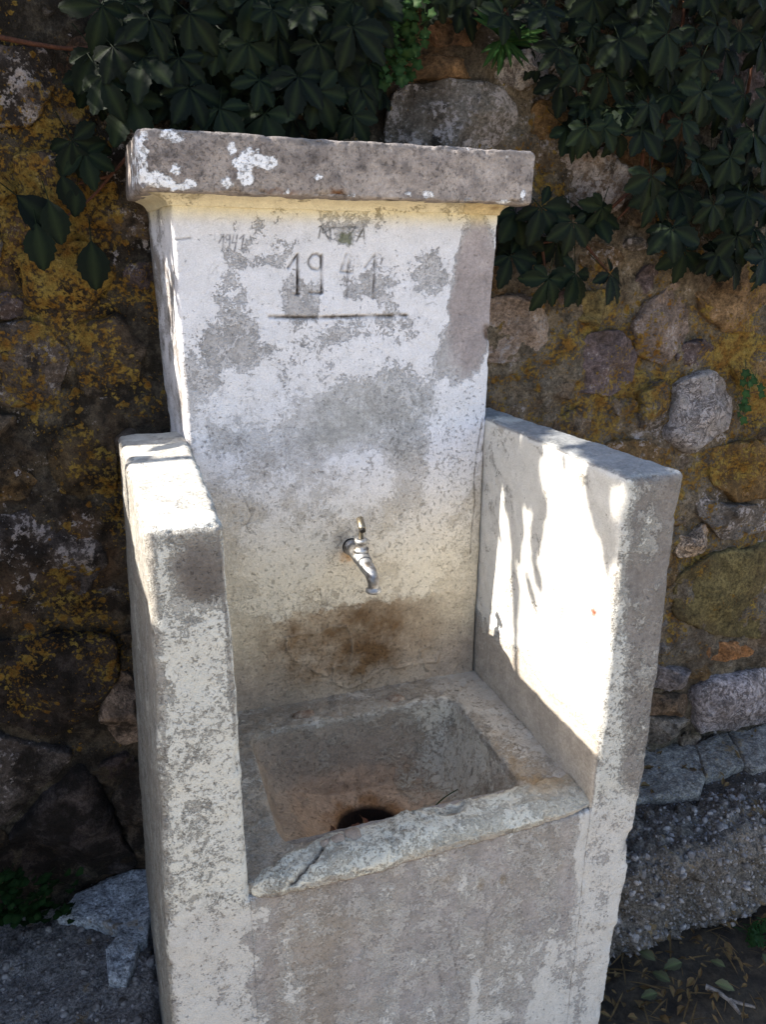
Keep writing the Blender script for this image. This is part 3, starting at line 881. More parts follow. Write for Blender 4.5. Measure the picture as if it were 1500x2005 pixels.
sp = catmull([(bx + .0015, by - .066, bz - .001), (bx + .002, by - .084, bz - .006), (bx + .003, by - .104, bz - .010), (bx + .0035, by - .117, bz - .020), (bx + .0035, by - .119, bz - .032)], 8)
spout = tpart('spout', tube(sp, list(np.interp(np.linspace(0, 1, len(sp)), [0, .3, .6, 1], [.0135, .0124, .0106, .0094])), 24), M_CHROME)
o = tpart('spout_nozzle', lathe([(0, .0085), (.003, .0098), (.005, .0132), (.009, .0138), (.0105, .0118), (.0108, .008)], (bx + .0035, by - .119, bz - .029), (0, 0, -1), 24), M_CHROME, spout)
o.matrix_parent_inverse = Matrix.Identity(4)

# ================================================================== GROUND
def ground():
    xs = np.concatenate([np.array([-60, -25, -10, -5, -3]), np.linspace(-2, 3, 126), np.array([4, 6, 12, 25, 60])])
    ys = np.concatenate([np.array([-60, -25, -10, -5, -3]), np.linspace(-2, 1.0, 76), np.array([3, 6, 12, 25, 60])])
    A, B = np.meshgrid(xs, ys, indexing='ij')
    V = np.stack([A.ravel(), B.ravel(), 0 * A.ravel()], 1)
    V[:, 2] = .012 * fbm(V, 3, 4) * (np.abs(V[:, 0]) < 4)
    i = np.arange(len(V)).reshape(A.shape)
    F = np.stack([i[:-1, :-1], i[1:, :-1], i[1:, 1:], i[:-1, 1:]], -1).reshape(-1, 4)
    o = mesh_obj('ground', V, F, M_EARTH)
    tag(o, 'pale trodden earth around the fountain', None, kind='structure')
    # dark humus along the wall foot
    xs = np.linspace(.60, 2.2, 120); ys = np.linspace(-.25, .60, 70)
    A, B = np.meshgrid(xs, ys, indexing='ij'); V = np.stack([A.ravel(), B.ravel(), 0 * A.ravel()], 1)
    V[:, 2] = .016 + .014 * fbm(V, 9, 4)
    i = np.arange(len(V)).reshape(A.shape)
    F = np.stack([i[:-1, :-1], i[1:, :-1], i[1:, 1:], i[:-1, 1:]], -1).reshape(-1, 4)
    o = mesh_obj('soil_bed', V, F, M_SOIL)
    tag(o, 'dark soil at the foot of the wall beside the fountain', None, kind='structure')
ground()

# ================================================================== RUBBLE WALL
WY = .565
wall = empty('stone_wall', (0.4, WY, 0))
tag(wall, 'lichen-covered rubble stone wall behind the fountain', 'wall')
INV_W = Matrix.Translation(-Vector(wall.location))

def wall_fields(P, k=0):
    """lichen and crust density over the wall: (ochre, pale)"""
    X, Y, Z = P.T
    lo = fbm(P, 2.6, 3, off=1.1); l2 = fbm(P, 2.2, 3, off=8.8)
    lich = .30 + .28 * lo
    crust = .20 + .26 * l2
    left = sst(X, .2, .05)
    lich = lich + left * (.06 + .20 * blob(X, Z, -.05, 1.45, .20, .35, .8) + .1 * blob(X, Z, -.1, .9, .2, .2, .8) - .5 * sst(Z, .62, .5))
    crust = crust + left * .03 - .25 * left * sst(Z, .62, .5)
    right = sst(X, .6, .8)
    lich = lich + right * (.22 * blob(X, Z, 1.15, 1.15, .35, .35, .8) - .30 * sst(Z, .60, .45) - .15 * sst(Z, 1.6, 1.8))
    crust = crust + right * .04
    return lich, crust

def wall_alg_shade(P):
    X, Y, Z = P.T
    return .055 * sst(X, .25, .0) + .04 * sst(Z, .7, .4) + .05 * sst(Z, 1.55, 1.8) - .075 * sst(X, .62, .75) * sst(Z, 1.6, 1.4) - .09 * blob(X, Z, .70, 1.76, .16, .10, .6)  # algae density; the darker left, foot and top also put shade into it

def mortar():
    xd = np.linspace(-.37, 1.72, 330); zf = np.linspace(0, 1, 300)
    xs = np.concatenate([np.concatenate([np.linspace(-2.6, -1.02, 20), np.linspace(-.99, -.38, 50)]), xd, np.linspace(1.76, 3.2, 30)])
    T = np.where(xs < -1.0, 1.02, 2.10) + .03 * np.sin(xs * 9)
    A = np.repeat(xs[:, None], len(zf), 1); Zg = T[:, None] * zf[None, :]
    V = np.stack([A.ravel(), 0 * A.ravel() + WY, Zg.ravel()], 1)
    b1 = fbm(V, 3.2, 3, off=4.); m1 = fbm(V, 13, 4, off=2.); f1 = fbm(V, 45, 4, off=3.)
    V[:, 1] += -.020 * b1 - .016 * m1 - .008 * f1 + .002 + .003 * sst(V[:, 0], .6, .75)
    # step of the old wall: keep the joint behind the panel clear
    nx, nz = len(xs), len(zf)
    i = np.arange(nx * nz).reshape(nx, nz)
    F = [np.stack([i[:-1, :-1], i[1:, :-1], i[1:, 1:], i[:-1, 1:]], -1).reshape(-1, 4)]
    n = len(V)
    lich, crust = wall_fields(V)
    base = mix(col(lin(104, 94, 80), n), col(lin(78, 72, 64), n), sst(b1, -.3, .5))
    base = mix(base, col(lin(116, 88, 64), n), sst(fbm(V, 4, 3, off=6.), .2, .6) * .7)
    base = base * (1 - .25 * sst(V[:, 0], .2, 0))[:, None]  # left part darker: dark growth plus less sky, put into the colour
    rt = sst(V[:, 0], .6, .72) * sst(V[:, 2], .45, .65)
    base = mix(base, mix(col(lin(126, 113, 96), n), col(lin(112, 102, 90), n), sst(m1, -.3, .4)), rt * .85); lich = lich + .12 * rt
    # top and ends fold back 0.45 m so the wall has its thickness
    top = V[i[:, -1]].copy(); top[:, 1] = WY + .45; e0 = V[i[0]].copy(); e0[:, 1] = WY + .45; e1 = V[i[-1]].copy(); e1[:, 1] = WY + .45
    V = np.concatenate([V, top, e0, e1])
    ti = n + np.arange(nx); a0 = n + nx + np.arange(nz); a1 = a0 + nz
    F.append(np.stack([i[:-1, -1], i[1:, -1], ti[1:], ti[:-1]], -1))
    F.append(np.stack([a0[:-1], i[0, :-1], i[0, 1:], a0[1:]], -1))
    F.append(np.stack([i[-1, :-1], a1[:-1], a1[1:], i[-1, 1:]], -1))
    k = nx + 2 * nz
    base = np.concatenate([base, np.tile(lin(100, 88, 74), (k, 1))]); lich = np.concatenate([lich, np.full(k, .3)]); crust = np.concatenate([crust, np.full(k, .2)])
    o = mesh_obj('mortar', V, np.concatenate(F), M_STONE, wall, {'base': base}, {'lich': lich, 'crust': crust, 'alg_shade': wall_alg_shade(V)})
    o.matrix_parent_inverse = INV_W
mortar()

def in_poly(x, z, poly):
    c = False; n = len(poly)
    for i in range(n):
        x0, z0 = poly[i]; x1, z1 = poly[i - 1]
        if (z0 > z) != (z1 > z) and x < (x1 - x0) * (z - z0) / (z1 - z0) + x0: c = not c
    return c

def stone(poly, base, proud=.03, lich=0., crust=0., seed=0, name='stone', round_=3.0, facet=.5, parent=None, inv=None, y0=WY, rough=1.0, na=56, nr=15, mat=None, vein=0.):
    """one stone bedded in the wall: outline in wall coordinates (x,z), domed and chipped face, body reaching back into the wall"""
    r_ = np.random.default_rng(seed + 11)
    poly = np.array(poly, float); c = poly.mean(0)
    # resample the outline by angle
    th = np.linspace(0, 2 * np.pi, na, endpoint=False); rad = np.zeros(na)
    for k, a in enumerate(th):
        d = np.array([math.cos(a), math.sin(a)]); best = 0
        for p, q in zip(poly, np.roll(poly, -1, 0)):
            e = q - p; den = d[0] * e[1] - d[1] * e[0]
            if abs(den) < 1e-12: continue
            w = p - c; t = (w[0] * e[1] - w[1] * e[0]) / den; u = (w[0] * d[1] - w[1] * d[0]) / den
            if t > 0 and -1e-6 <= u <= 1 + 1e-6: best = max(best, t)
        rad[k] = best
    rad[rad == 0] = rad.mean()
    rad = (rad * 2 + np.roll(rad, 1) + np.roll(rad, -1)) / 4
    q = np.stack([np.cos(th) * 3, np.sin(th) * 3, 0 * th + seed], 1)
    rad = rad * (1 + .05 * rough * fbm(q, 1.2, 3, off=seed))
    size = rad.mean()
    S = np.concatenate([np.linspace(0.02, .8, nr - 6), [.87, .92, .96, .985, 1.0]])
    rings = []
    for s in S:
        h = proud * (1 - s ** round_) ** (1 / 2.0)
        rings.append(np.stack([c[0] + np.cos(th) * rad * s, 0 * th - h, c[1] + np.sin(th) * rad * s], 1))
    for dy in (.012, .05): rings.append(np.stack([c[0] + np.cos(th) * rad * (1 - dy), 0 * th + dy, c[1] + np.sin(th) * rad * (1 - dy)], 1))
    V = np.concatenate(rings); h = -V[:, 1]
    lx, lz = (V[:, 0] - c[0]) / size, (V[:, 2] - c[1]) / size
    # chipped planes
    for k in range(6):
        a = r_.uniform(0, 2 * np.pi); tilt = r_.uniform(.25, .9) * facet; off = r_.uniform(.75, 1.15)
        pl = proud * off - tilt * proud * 1.6 * (lx * math.cos(a) + lz * math.sin(a))
        h = np.where(h > 0, np.minimum(h, np.maximum(pl, .001)), h)
    P3 = np.stack([V[:, 0], h * 1.0, V[:, 2]], 1)
    bump = .010 * fbm(P3, 14, 4, off=seed * 1.3) + .003 * fbm(P3, 55, 3, off=seed) - .010 * np.abs(fbm(P3, 11, 3, off=seed * 2.1 + 4))
    V[:, 1] = y0 - h - np.where(h > -.005, bump * rough, 0)
    V[:, 0] += np.where(h > -.005, .003 * fbm(P3, 40, 3, off=seed + 2.), 0); V[:, 2] += np.where(h > -.005, .003 * fbm(P3, 40, 3, off=seed + 5.), 0)
    nrn = len(rings); i = np.arange(nrn * na).reshape(nrn, na)
    F = np.stack([i[:-1], np.roll(i[:-1], -1, 1), np.roll(i[1:], -1, 1), i[1:]], -1).reshape(-1, 4)
    # close the small hole in the middle with a fan-like fold
    V[i[0]] = V[i[0]].mean(0)
    l0, c0 = wall_fields(V); n = len(V)
    b = np.tile(np.asarray(base, float), (n, 1)) * (1 + .25 * fbm(V, 9, 3, off=seed)[:, None])
    o = mesh_obj(name, V, F[:, ::-1] if False else F, mat or M_STONE, parent or wall, {'base': np.clip(b, .01, 1)}, {'lich': l0 + lich, 'crust': c0 + crust, 'alg_shade': wall_alg_shade(V) - .1 * vein, 'qz': vein})
    o.matrix_parent_inverse = INV_W if inv is None else inv
    return o

GREY, BROWN, PINK, OCHRE, MAUVE, PALE = lin(118, 110, 104), lin(112, 92, 70), lin(172, 152, 138), lin(134, 108, 74), lin(106, 92, 92), lin(196, 188, 186)
DARK = lin(66, 58, 54)
manual = [  # outline points read off the photograph, colour, how proud, lichen, pale crust
    ([(962, 130), (1000, 102), (1080, 103), (1070, 150), (1015, 180), (965, 155)], PALE, .05, -.5, .2),
    ([(770, 155), (800, 118), (870, 92), (962, 118), (950, 152), (880, 160)], lin(134, 104, 74), .03, -.5, -.5),
    ([(752, 222), (780, 172), (860, 155), (962, 162), (1002, 195), (1018, 250), (1012, 330), (760, 320)], lin(136, 128, 120), .06, .05, .22),
    ([(1072, 330), (1112, 290), (1190, 288), (1232, 345), (1228, 400), (1170, 432), (1085, 410)], PINK, .035, -.25, .28),
    ([(945, 590), (1000, 572), (1062, 588), (1102, 622), (1090, 662), (1040, 706), (945, 712)], PINK, .05, -.3, .22),
    ([(1122, 690), (1150, 655), (1212, 643), (1247, 680), (1245, 740), (1200, 777), (1130, 767)], MAUVE, .03, -.25, -.05),
    ([(1300, 862), (1318, 800), (1325, 745), (1390, 722), (1424, 745), (1442, 800), (1415, 842), (1350, 888)], lin(206, 196, 190), .045, -.6, .32),
    ([(1326, 1045), (1355, 1052), (1385, 1026), (1394, 1040), (1380, 1087), (1328, 1092)], lin(204, 180, 158), .04, -.6, .1),
    ([(1322, 1132), (1400, 1082), (1530, 1058), (1540, 1252), (1400, 1244), (1318, 1205)], lin(104, 92, 60), .03, -.15, -.25),
    ([(1380, 1268), (1440, 1254), (1484, 1276), (1440, 1294), (1388, 1292)], lin(168, 118, 76), .04, -.6, -.4),
    ([(1350, 1350), (1400, 1325), (1530, 1306), (1540, 1400), (1440, 1422), (1365, 1434)], lin(178, 166, 166), .05, -.5, .15),
    ([(1275, 1300), (1352, 1310), (1346, 1352), (1275, 1346)], lin(128, 118, 116), .05, -.4, .1),
    ([(1270, 1360), (1348, 1360), (1342, 1396), (1268, 1400)], lin(110, 90, 72), .045, -.4, -.1),
    ([(1265, 1405), (1342, 1402), (1332, 1444), (1262, 1452)], lin(120, 110, 100), .04, -.5, -.1),
    ([(1345, 520), (1420, 488), (1520, 515), (1520, 640), (1430, 655), (1375, 620)], lin(136, 110, 82), .03, .05, .0),
    ([(1238, 640), (1270, 590), (1335, 545), (1355, 650), (1305, 715), (1255, 700)], lin(132, 116, 108), .03, .08, .05),
    ([(1420, 680), (1520, 668), (1530, 800), (1462, 790), (1440, 740)], OCHRE, .025, .15, .0),
    ([(1250, 770), (1300, 740), (1310, 790), (1290, 850), (1255, 840)], lin(110, 100, 92), .025, .1, .05),
    ([(1120, 620), (1140, 570), (1220, 565), (1200, 610), (1160, 640)], lin(128, 112, 72), .03, .05, -.2),
    ([(1040, 200), (1130, 190), (1170, 240), (1110, 280), (1040, 270)], lin(118, 92, 62), .025, .1, -.1),
    ([(1390, 880), (1480, 860), (1530, 900), (1520, 970), (1440, 985), (1390, 940)], lin(128, 100, 60), .03, .15, -.1),
    ([(1180, 290), (1250, 180), (1330, 200), (1340, 300), (1250, 330)], lin(116, 92, 70), .03, -.1, -.1),
    ([(1350, 940), (1400, 985), (1500, 990), (1510, 1040), (1420, 1060), (1370, 1010)], lin(120, 112, 106), .03, .05, .1),
    ([(640, 0), (760, -20), (800, 40), (740, 80), (650, 60)], lin(120, 96, 70), .03, -.1, -.1),
    ([(830, 40), (960, 10), (1000, 60), (930, 95), (850, 90)], lin(140, 108, 84), .03, -.3, -.2),
    ([(-30, 1262), (120, 1233), (222, 1243), (238, 1320), (190, 1402), (80, 1442), (-30, 1405)], DARK, .05, .12, -.4),
    ([(210, 1332), (240, 1308), (262, 1330), (268, 1400), (284, 1452), (240, 1462), (205, 1425), (188, 1390)], lin(170, 146, 128), .05, -.5, .12),
    ([(165, 1482), (213, 1560), (248, 1660), (283, 1700), (100, 1724), (-30, 1730), (20, 1630), (100, 1530)], lin(74, 66, 64), .055, -.5, -.15),
    ([(218, 1560), (276, 1480), (300, 1530), (300, 1650), (262, 1672)], lin(96, 86, 78), .04, -.4, -.1),
    ([(-30, 88), (95, 95), (108, 180), (60, 252), (-30, 245)], lin(118, 106, 100), .03, 0, .22),
    ([(106, 82), (230, 52), (244, 120), (200, 172), (112, 160)], lin(122, 90, 68), .03, -.3, -.2),
    ([(-30, 1010), (60, 1000), (190, 1030), (215, 1100), (150, 1180), (-30, 1160)], lin(92, 84, 82), .035, -.2, .16),
    ([(-30, 1440), (60, 1452), (150, 1470), (80, 1540), (10, 1620), (-30, 1600)], lin(90, 82, 78), .03, -.3, .1),
    ([(-30, 640), (70, 620), (140, 690), (110, 780), (20, 800), (-30, 780)], lin(100, 88, 80), .03, .05, .14),
    ([(130, 640), (230, 610), (290, 680), (260, 770), (160, 780)], lin(84, 74, 64), .03, .1, -.05),
    ([(20, 300), (130, 290), (180, 360), (150, 440), (40, 450)], lin(96, 82, 72), .03, .08, .0),
    ([(110, 840), (210, 820), (230, 900), (225, 990), (130, 985), (90, 910)], lin(92, 78, 58), .03, .15, -.1),
    ([(30, 480), (170, 470), (230, 540), (170, 610), (50, 600)], lin(88, 74, 58), .03, .2, -.1),
]
polys = []
for k, (pl, c, pr, li, cr) in enumerate(manual):
    P = [tuple(at(u, v, 1, WY)[[0, 2]]) for u, v in pl]
    polys.append(P)
    stone(P, c, pr * .9 + .004, li * .8, cr, seed=k, facet=.9, round_=6 if pr < .045 else 4, rough=1.1, vein=1. if (c[0] > .42 and c[2] > .30) else (.35 if c[0] > .35 else 0.))

# rest of the wall: smaller stones packed between those
pts = []
def clear(x, z):
    if .06 < x < .64 and z < 1.70: return 0.0
    dm = 1e9
    for P in polys:
        if in_poly(x, z, P): return 0.0
        Q = P + [P[0]]
        dm = min(dm, float(polydist(np.array([x]), np.array([z]), Q)[0]))
    return dm
tries = 0
while tries < 2600:
    tries += 1
    x, z = random.uniform(-.34, 1.68), random.uniform(.28, 2.05)
    d = clear(x, z)
    if d < .022: continue
    R = min(d * .9, random.uniform(.04, .10))
    ok = True
    for a, b, r2 in pts:
        g = math.hypot(a - x, b - z)
        if g < r2 + R * .55: ok = False; break
        R = min(R, (g - r2) * .92)
    if not ok or R < .022: continue
    pts.append((x, z, R))
palette = [GREY, BROWN, lin(120, 104, 88), OCHRE * .8, MAUVE, lin(134, 116, 98), lin(100, 86, 70)]
for k, (x, z, R) in enumerate(pts):
    nv = random.randint(5, 7); P = []
    sx, sz = random.uniform(1.0, 1.5), random.uniform(.7, 1.05)
    for j in range(nv):
        a = 2 * math.pi * (j + random.uniform(-.3, .3)) / nv; rr = R * random.uniform(.72, 1.2)
        P.append((x + math.cos(a) * rr * sx, z + math.sin(a) * rr * sz))
    c = np.asarray(random.choice(palette)) * random.uniform(.75, 1.1)
    if x < .1: c = c * .8  # left stones darker: part lichen, part shade put into the colour
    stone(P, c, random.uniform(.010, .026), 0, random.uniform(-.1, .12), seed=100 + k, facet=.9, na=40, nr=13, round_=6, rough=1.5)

# ================================================================== LEDGE AT THE WALL FOOT
def block(name, x0, x1, y0, y1, z0, z1, r, base, mat, step=.007, amp=(.02, .01, .004), off=0., slope=0.):
    Lx, Ly, Lz = x1 - x0, y1 - y0, z1 - z0
    P, N, F, L = box_grid(lines(Lx, step, r, 6), lines(Ly, step, r, 6), lines(Lz, step, r, 6), r)
    W = P + np.array([x0, y0, z0])
    W[:, 2] -= slope * (y1 - W[:, 1])
    b, m_, f = fbm(W, 5, 3, off=off), fbm(W, 18, 4, off=off + 2), fbm(W, 60, 3, off=off + 4)
    W = W + N * (amp[0] * b + amp[1] * m_ + amp[2] * f)[:, None]
    n = len(W)
    o = mesh_obj(name, W, F, mat, None, {'base': np.tile(np.asarray(base, float), (n, 1)) * (1 + .3 * b[:, None])}, {'lich': -.1 + 0 * b, 'crust': .1 + .2 * b})
    return o, W, N

def pebbles(owner, W, N, cond, count, smin, smax):
    """stones of the aggregate standing out of a concrete face, joined"""
    idx = np.nonzero(cond)[0]; pick = rng.choice(idx, size=min(count, len(idx)), replace=False)
    ico_v = []; 
    t = (1 + 5 ** .5) / 2
    iv = np.array([(-1, t, 0), (1, t, 0), (-1, -t, 0), (1, -t, 0), (0, -1, t), (0, 1, t), (0, -1, -t), (0, 1, -t), (t, 0, -1), (t, 0, 1), (-t, 0, -1), (-t, 0, 1)]) / 1.9
    fi = np.array([(0, 11, 5), (0, 5, 1), (0, 1, 7), (0, 7, 10), (0, 10, 11), (1, 5, 9), (5, 11, 4), (11, 10, 2), (10, 7, 6), (7, 1, 8), (3, 9, 4), (3, 4, 2), (3, 2, 6), (3, 6, 8), (3, 8, 9), (4, 9, 5), (2, 4, 11), (6, 2, 10), (8, 6, 7), (9, 8, 1)])
    VV, FF = [], []
    for k, i in enumerate(pick):
        s = smin + (smax - smin) * rng.random() ** 3.2
        sc = s * rng.uniform(.4, 1.3, 3)
        q = rng.normal(size=(3, 3)); q, _ = np.linalg.qr(q)
        v = (iv * (1 + rng.uniform(-.2, .2, (12, 1)))) * sc @ q.T
        VV.append(v + W[i] - N[i] * s * .18); FF.append(fi + 12 * k)
    o = mesh_obj('aggregate_pebble', np.concatenate(VV), np.concatenate(FF), M_PEB, owner)
    o['kind'] = 'stuff'
    return o

# conglomerate block to the right
o, W, N = block('conglomerate_block', .80, 1.78, .235, .405, .015, .262, .05, lin(102, 94, 86), M_CONC, .0065, (.026, .024, .014), 1.)
tag(o, 'rough block of pebbly conglomerate on the ground beside the right arm of the fountain', 'concrete block')
pebbles(o, W, N, (N[:, 2] > .3) | (N[:, 1] < -.3), 2000, .003, .012)
# cement slabs behind it
def slab(name, poly, z, th, seed, label, base):
    r_ = np.random.default_rng(seed); poly = np.array(poly); c = poly.mean(0); na = 140
    th_ = np.linspace(0, 2 * np.pi, na, endpoint=False); rad = np.zeros(na)
    for k, a in enumerate(th_):
        d = np.array([math.cos(a), math.sin(a)]); best = .01
        for p, q in zip(poly, np.roll(poly, -1, 0)):
            e = q - p; den = d[0] * e[1] - d[1] * e[0]
            if abs(den) < 1e-12: continue
            w = p - c; t = (w[0] * e[1] - w[1] * e[0]) / den; u = (w[0] * d[1] - w[1] * d[0]) / den
            if t > 0 and -1e-6 <= u <= 1 + 1e-6: best = max(best, t)
        rad[k] = best
    q = np.stack([np.cos(th_) * 4, np.sin(th_) * 4, 0 * th_ + seed], 1); rad = rad * (1 + .03 * fbm(q, 2.5, 4, off=seed))
    rings = [np.stack([c[0] + np.cos(th_) * rad * s, c[1] + np.sin(th_) * rad * s, 0 * th_ + z - (0 if s < .97 else .004)], 1) for s in np.concatenate([[.01], np.linspace(.08, .96, 14), [.985, 1.]])]
    rings += [np.stack([c[0] + np.cos(th_) * rad * k, c[1] + np.sin(th_) * rad * k, 0 * th_ + z - dz], 1) for k, dz in ((1.005, .4 * th), (.98, th))]
    V = np.concatenate(rings); V[:, 2] += .008 * fbm(V, 10, 3, off=seed) + .005 * fbm(V, 34, 4)
    i = np.arange(len(V)).reshape(len(rings), na)
    F = np.stack([i[:-1], i[1:], np.roll(i[1:], -1, 1), np.roll(i[:-1], -1, 1)], -1).reshape(-1, 4)
    V[i[0]] = V[i[0]].mean(0)
    n = len(V); b = np.tile(np.asarray(base, float), (n, 1)) * (1 + .2 * fbm(V, 8, 3)[:, None])
    o = mesh_obj(name, V, F, M_CONC, None, {'base': b}); tag(o, label, 'slab', 'broken cement slabs on the ledge'); return o
def zpoly(pl, z): return [tuple(at(u, v, 2, z)[:2]) for u, v in pl]
slab('cement_slab', zpoly([(1215, 1566), (1235, 1490), (1290, 1450), (1362, 1455), (1370, 1480), (1382, 1520), (1372, 1552), (1300, 1560)], .282), .282, .026, 3, 'grey cement slab touching the right arm of the fountain', lin(136, 129, 120))
slab('cement_slab', zpoly([(1362, 1455), (1424, 1428), (1440, 1455), (1460, 1494), (1404, 1514), (1383, 1520), (1371, 1480)], .284), .284, .026, 5, 'small cracked cement slab between two larger ones on the ledge', lin(130, 123, 114))
slab('cement_slab', zpoly([(1425, 1428), (1540, 1404), (1570, 1488), (1478, 1504), (1461, 1494), (1441, 1455)], .283), .283, .026, 8, 'pale cement slab under the white block at the photo edge', lin(138, 131, 123))
# fill under the slabs
o, W, N = block('ledge_footing', .72, 1.9, .385, .60, .01, .262, .02, lin(78, 70, 64), M_CONC, .012, (.008, .01, .006), 4.)
tag(o, 'dark rubble footing under the cement slabs', 'footing')

# left ledge
o, W, N = block('concrete_plinth', -.60, -.045, .16, .56, .01, .262, .03, lin(132, 126, 122), M_CONC, .0075, (.012, .008, .005), 7.)
tag(o, 'dark pebbly concrete plinth at the foot of the wall left of the fountain', 'plinth')
pebbles(o, W, N, (N[:, 2] > .3), 1100, .003, .010)
# broken lumps of cement lying on it
for pl, sd, lb in [([(108, 1792), (150, 1742), (215, 1712), (292, 1700), (300, 1760), (286, 1832), (250, 1852), (232, 1818), (180, 1800)], 12, 'pale broken cement slab on the plinth against the left arm'),
                   ([(210, 1912), (206, 1862), (236, 1822), (272, 1838), (262, 1880), (246, 1914)], 14, 'small pale cement piece in front of the larger broken slab on the plinth')]:
    slab('cement_piece', zpoly(pl, .287), .287, .03, sd, lb, lin(176, 178, 182))

# ================================================================== PLANTS
def leaflet(L, W, teeth=7, fold=.18, droop=.18, n=11, pos=.48):
    """pointed toothed blade along +Y, base at the origin; returns verts, quads, vein weight"""
    V, vein = [], []
    for i in range(n + 1):
        t = i / n
        w = W * (math.sin(math.pi * t ** (math.log(.5) / math.log(pos)))) ** .85 if 0 < t < 1 else W * .02
        w *= 1 + (.07 * (1 if (i % 2) else -1) if 0 < i < n else 0)
        z = -droop * L * t * t
        for s in (-1, -.5, 0, .5, 1):
            V.append((s * w, L * t - abs(s) * .05 * L * (1 if i % 2 == 0 else 0), z + fold * abs(s) * w)); vein.append(1.0 if s == 0 else 0.0)
    F = []
    for i in range(n):
        for j in range(4):
            a = i * 5 + j; F.append((a, a + 1, a + 6, a + 5))
    return V, F, vein

def merge(parts):
    V, F, X = [], [], []
    for v, f, x in parts:
        o = len(V); V += list(v); F += [tuple(i + o for i in q) for q in f]; X += list(x)
    return V, F, X

def xf(part, ang=0, off=(0, 0, 0), tilt=0):
    v, f, x = part; c, s = math.cos(ang), math.sin(ang); ct, st = math.cos(tilt), math.sin(tilt); out = []
    for p in v:
        y, z = p[1] * ct - p[2] * st, p[1] * st + p[2] * ct
        out.append((p[0] * c + y * s + off[0], -p[0] * s + y * c + off[1], z + off[2]))
    return out, f, x

def strip(p0, p1, w):
    return [(p0[0] - w, p0[1], p0[2]), (p0[0] + w, p0[1], p0[2]), (p1[0] + w, p1[1], p1[2]), (p1[0] - w, p1[1], p1[2]),
            (p0[0], p0[1], p0[2] - w * 1.6), (p1[0], p1[1], p1[2] - w * 1.6)], [(0, 1, 2, 3), (1, 4, 5, 2), (4, 0, 3, 5)], [.6] * 6

def creeper_leaf_mesh(seed):
    r = random.Random(seed); parts = []
    for a, k in ((-105, .62), (-52, .9), (0, 1.0), (52, .9), (105, .62)):
        L = k * r.uniform(.88, 1.08); lf = leaflet(L, L * r.uniform(.25, .31), fold=r.uniform(.05, .35), droop=r.uniform(.05, .35), n=12, pos=.56)
        ang = math.radians(a + r.uniform(-10, 10))
        parts.append(xf(lf, ang, (math.sin(ang) * .06, math.cos(ang) * .06, 0), r.uniform(-.25, .15)))
    parts.append(strip((0, -.75, -.25), (0, .06, 0), .014))
    V, F, X = merge(parts)
    me = bpy.data.meshes.new('creeper_leaf'); me.from_pydata(V, [], F)
    a = me.attributes.new('vein', 'FLOAT', 'POINT'); a.data.foreach_set('value', X)
    me.materials.append(M_LEAF); me.polygons.foreach_set('use_smooth', [True] * len(F))
    return me
CL = [creeper_leaf_mesh(k) for k in range(7)]

def basis(tip, normal):
    y = Vector(tip).normalized(); z = Vector(normal); z = (z - y * z.dot(y)).normalized(); x = y.cross(z)
    m = Matrix.Identity(4)
    for i in range(3): m[i][0], m[i][1], m[i][2] = x[i], y[i], z[i]
    return m

def put_leaf(me, parent, p, tip, normal, s, name='leaf'):
    o = bpy.data.objects.new(name, me); coll.objects.link(o)
    o.parent = parent; o.matrix_parent_inverse = Matrix.Translation(-Vector(parent.location))
    o.matrix_basis = Matrix.Translation(Vector(p)) @ basis(tip, normal) @ Matrix.Scale(s, 4)
    return o

def stem_mesh(name, paths, parent, mat=M_STEM, r0=.004, r1=.0015, seg=7):
    VV, FF = [], []
    for P in paths:
        c = catmull(P, 6); V, F = tube(c, list(np.linspace(r0, r1, len(c))), seg)
        o = len(VV); VV += [tuple(v) for v in V]; FF += [tuple(i + o for i in f) for f in F]
    ob = mesh_obj(name, np.array(VV), FF, mat, parent)
    ob.matrix_parent_inverse = Matrix.Translation(-Vector(parent.location)); return ob

def creeper(label, anchors, stems, size=(.042, .068), seed=0, group='creepers hanging over the wall'):
    """anchors: list of (x, y, z); leaves hang over the wall face"""
    r = random.Random(seed)
    c = np.mean(np.array(anchors), axis=0)
    e = empty('virginia_creeper', (c[0], WY, c[2])); tag(e, label, 'creeper', group)
    top = [p for p in anchors if p[2] > 2.05]
    if top:   # runners over the coping that carry the added shade leaves
        xs_ = sorted(p[0] for p in top); n_ = max(4, len(top) // 12)
        for k in range(n_):
            x_ = xs_[0] + (xs_[-1] - xs_[0]) * (k + .5) / n_; j = lambda a: r.uniform(-a, a)
            stems = stems + [[(x_ + j(.05), .72, 2.08), (x_ + j(.06), .55, 2.16 + j(.03)), (x_ + j(.08), .35, 2.24 + j(.04)), (x_ + j(.1), .1 + j(.05), 2.16 + j(.05))]]
    stem_mesh('stem', stems, e)
    for p in anchors:
        if p[2] > 2.05 and p[0] < .2 and p[1] < .1: continue
        tip = Vector((r.uniform(-.75, .75), r.uniform(-.45, .1), -1 + r.uniform(-.1, .5)))
        nor = Vector((r.uniform(-.5, .5), -1, r.uniform(-.15, .75)))
        put_leaf(r.choice(CL), e, p, tip, nor, r.uniform(*size))
    return e

def region(poly, n, seed, ymin=.03, ymax=.15, mind=.045):
    r = random.Random(seed); us = [p[0] for p in poly]; vs = [p[1] for p in poly]; out = []; t = 0
    while len(out) < n and t < 6000:
        t += 1
        u, v = r.uniform(min(us), max(us)), r.uniform(min(vs), max(vs))
        if not in_poly(u, v, poly): continue
        p = at(u, v, 1, WY - r.uniform(ymin, ymax))
        if any(math.dist(p, q) < mind for q in out): continue
        out.append(tuple(p))
    return out

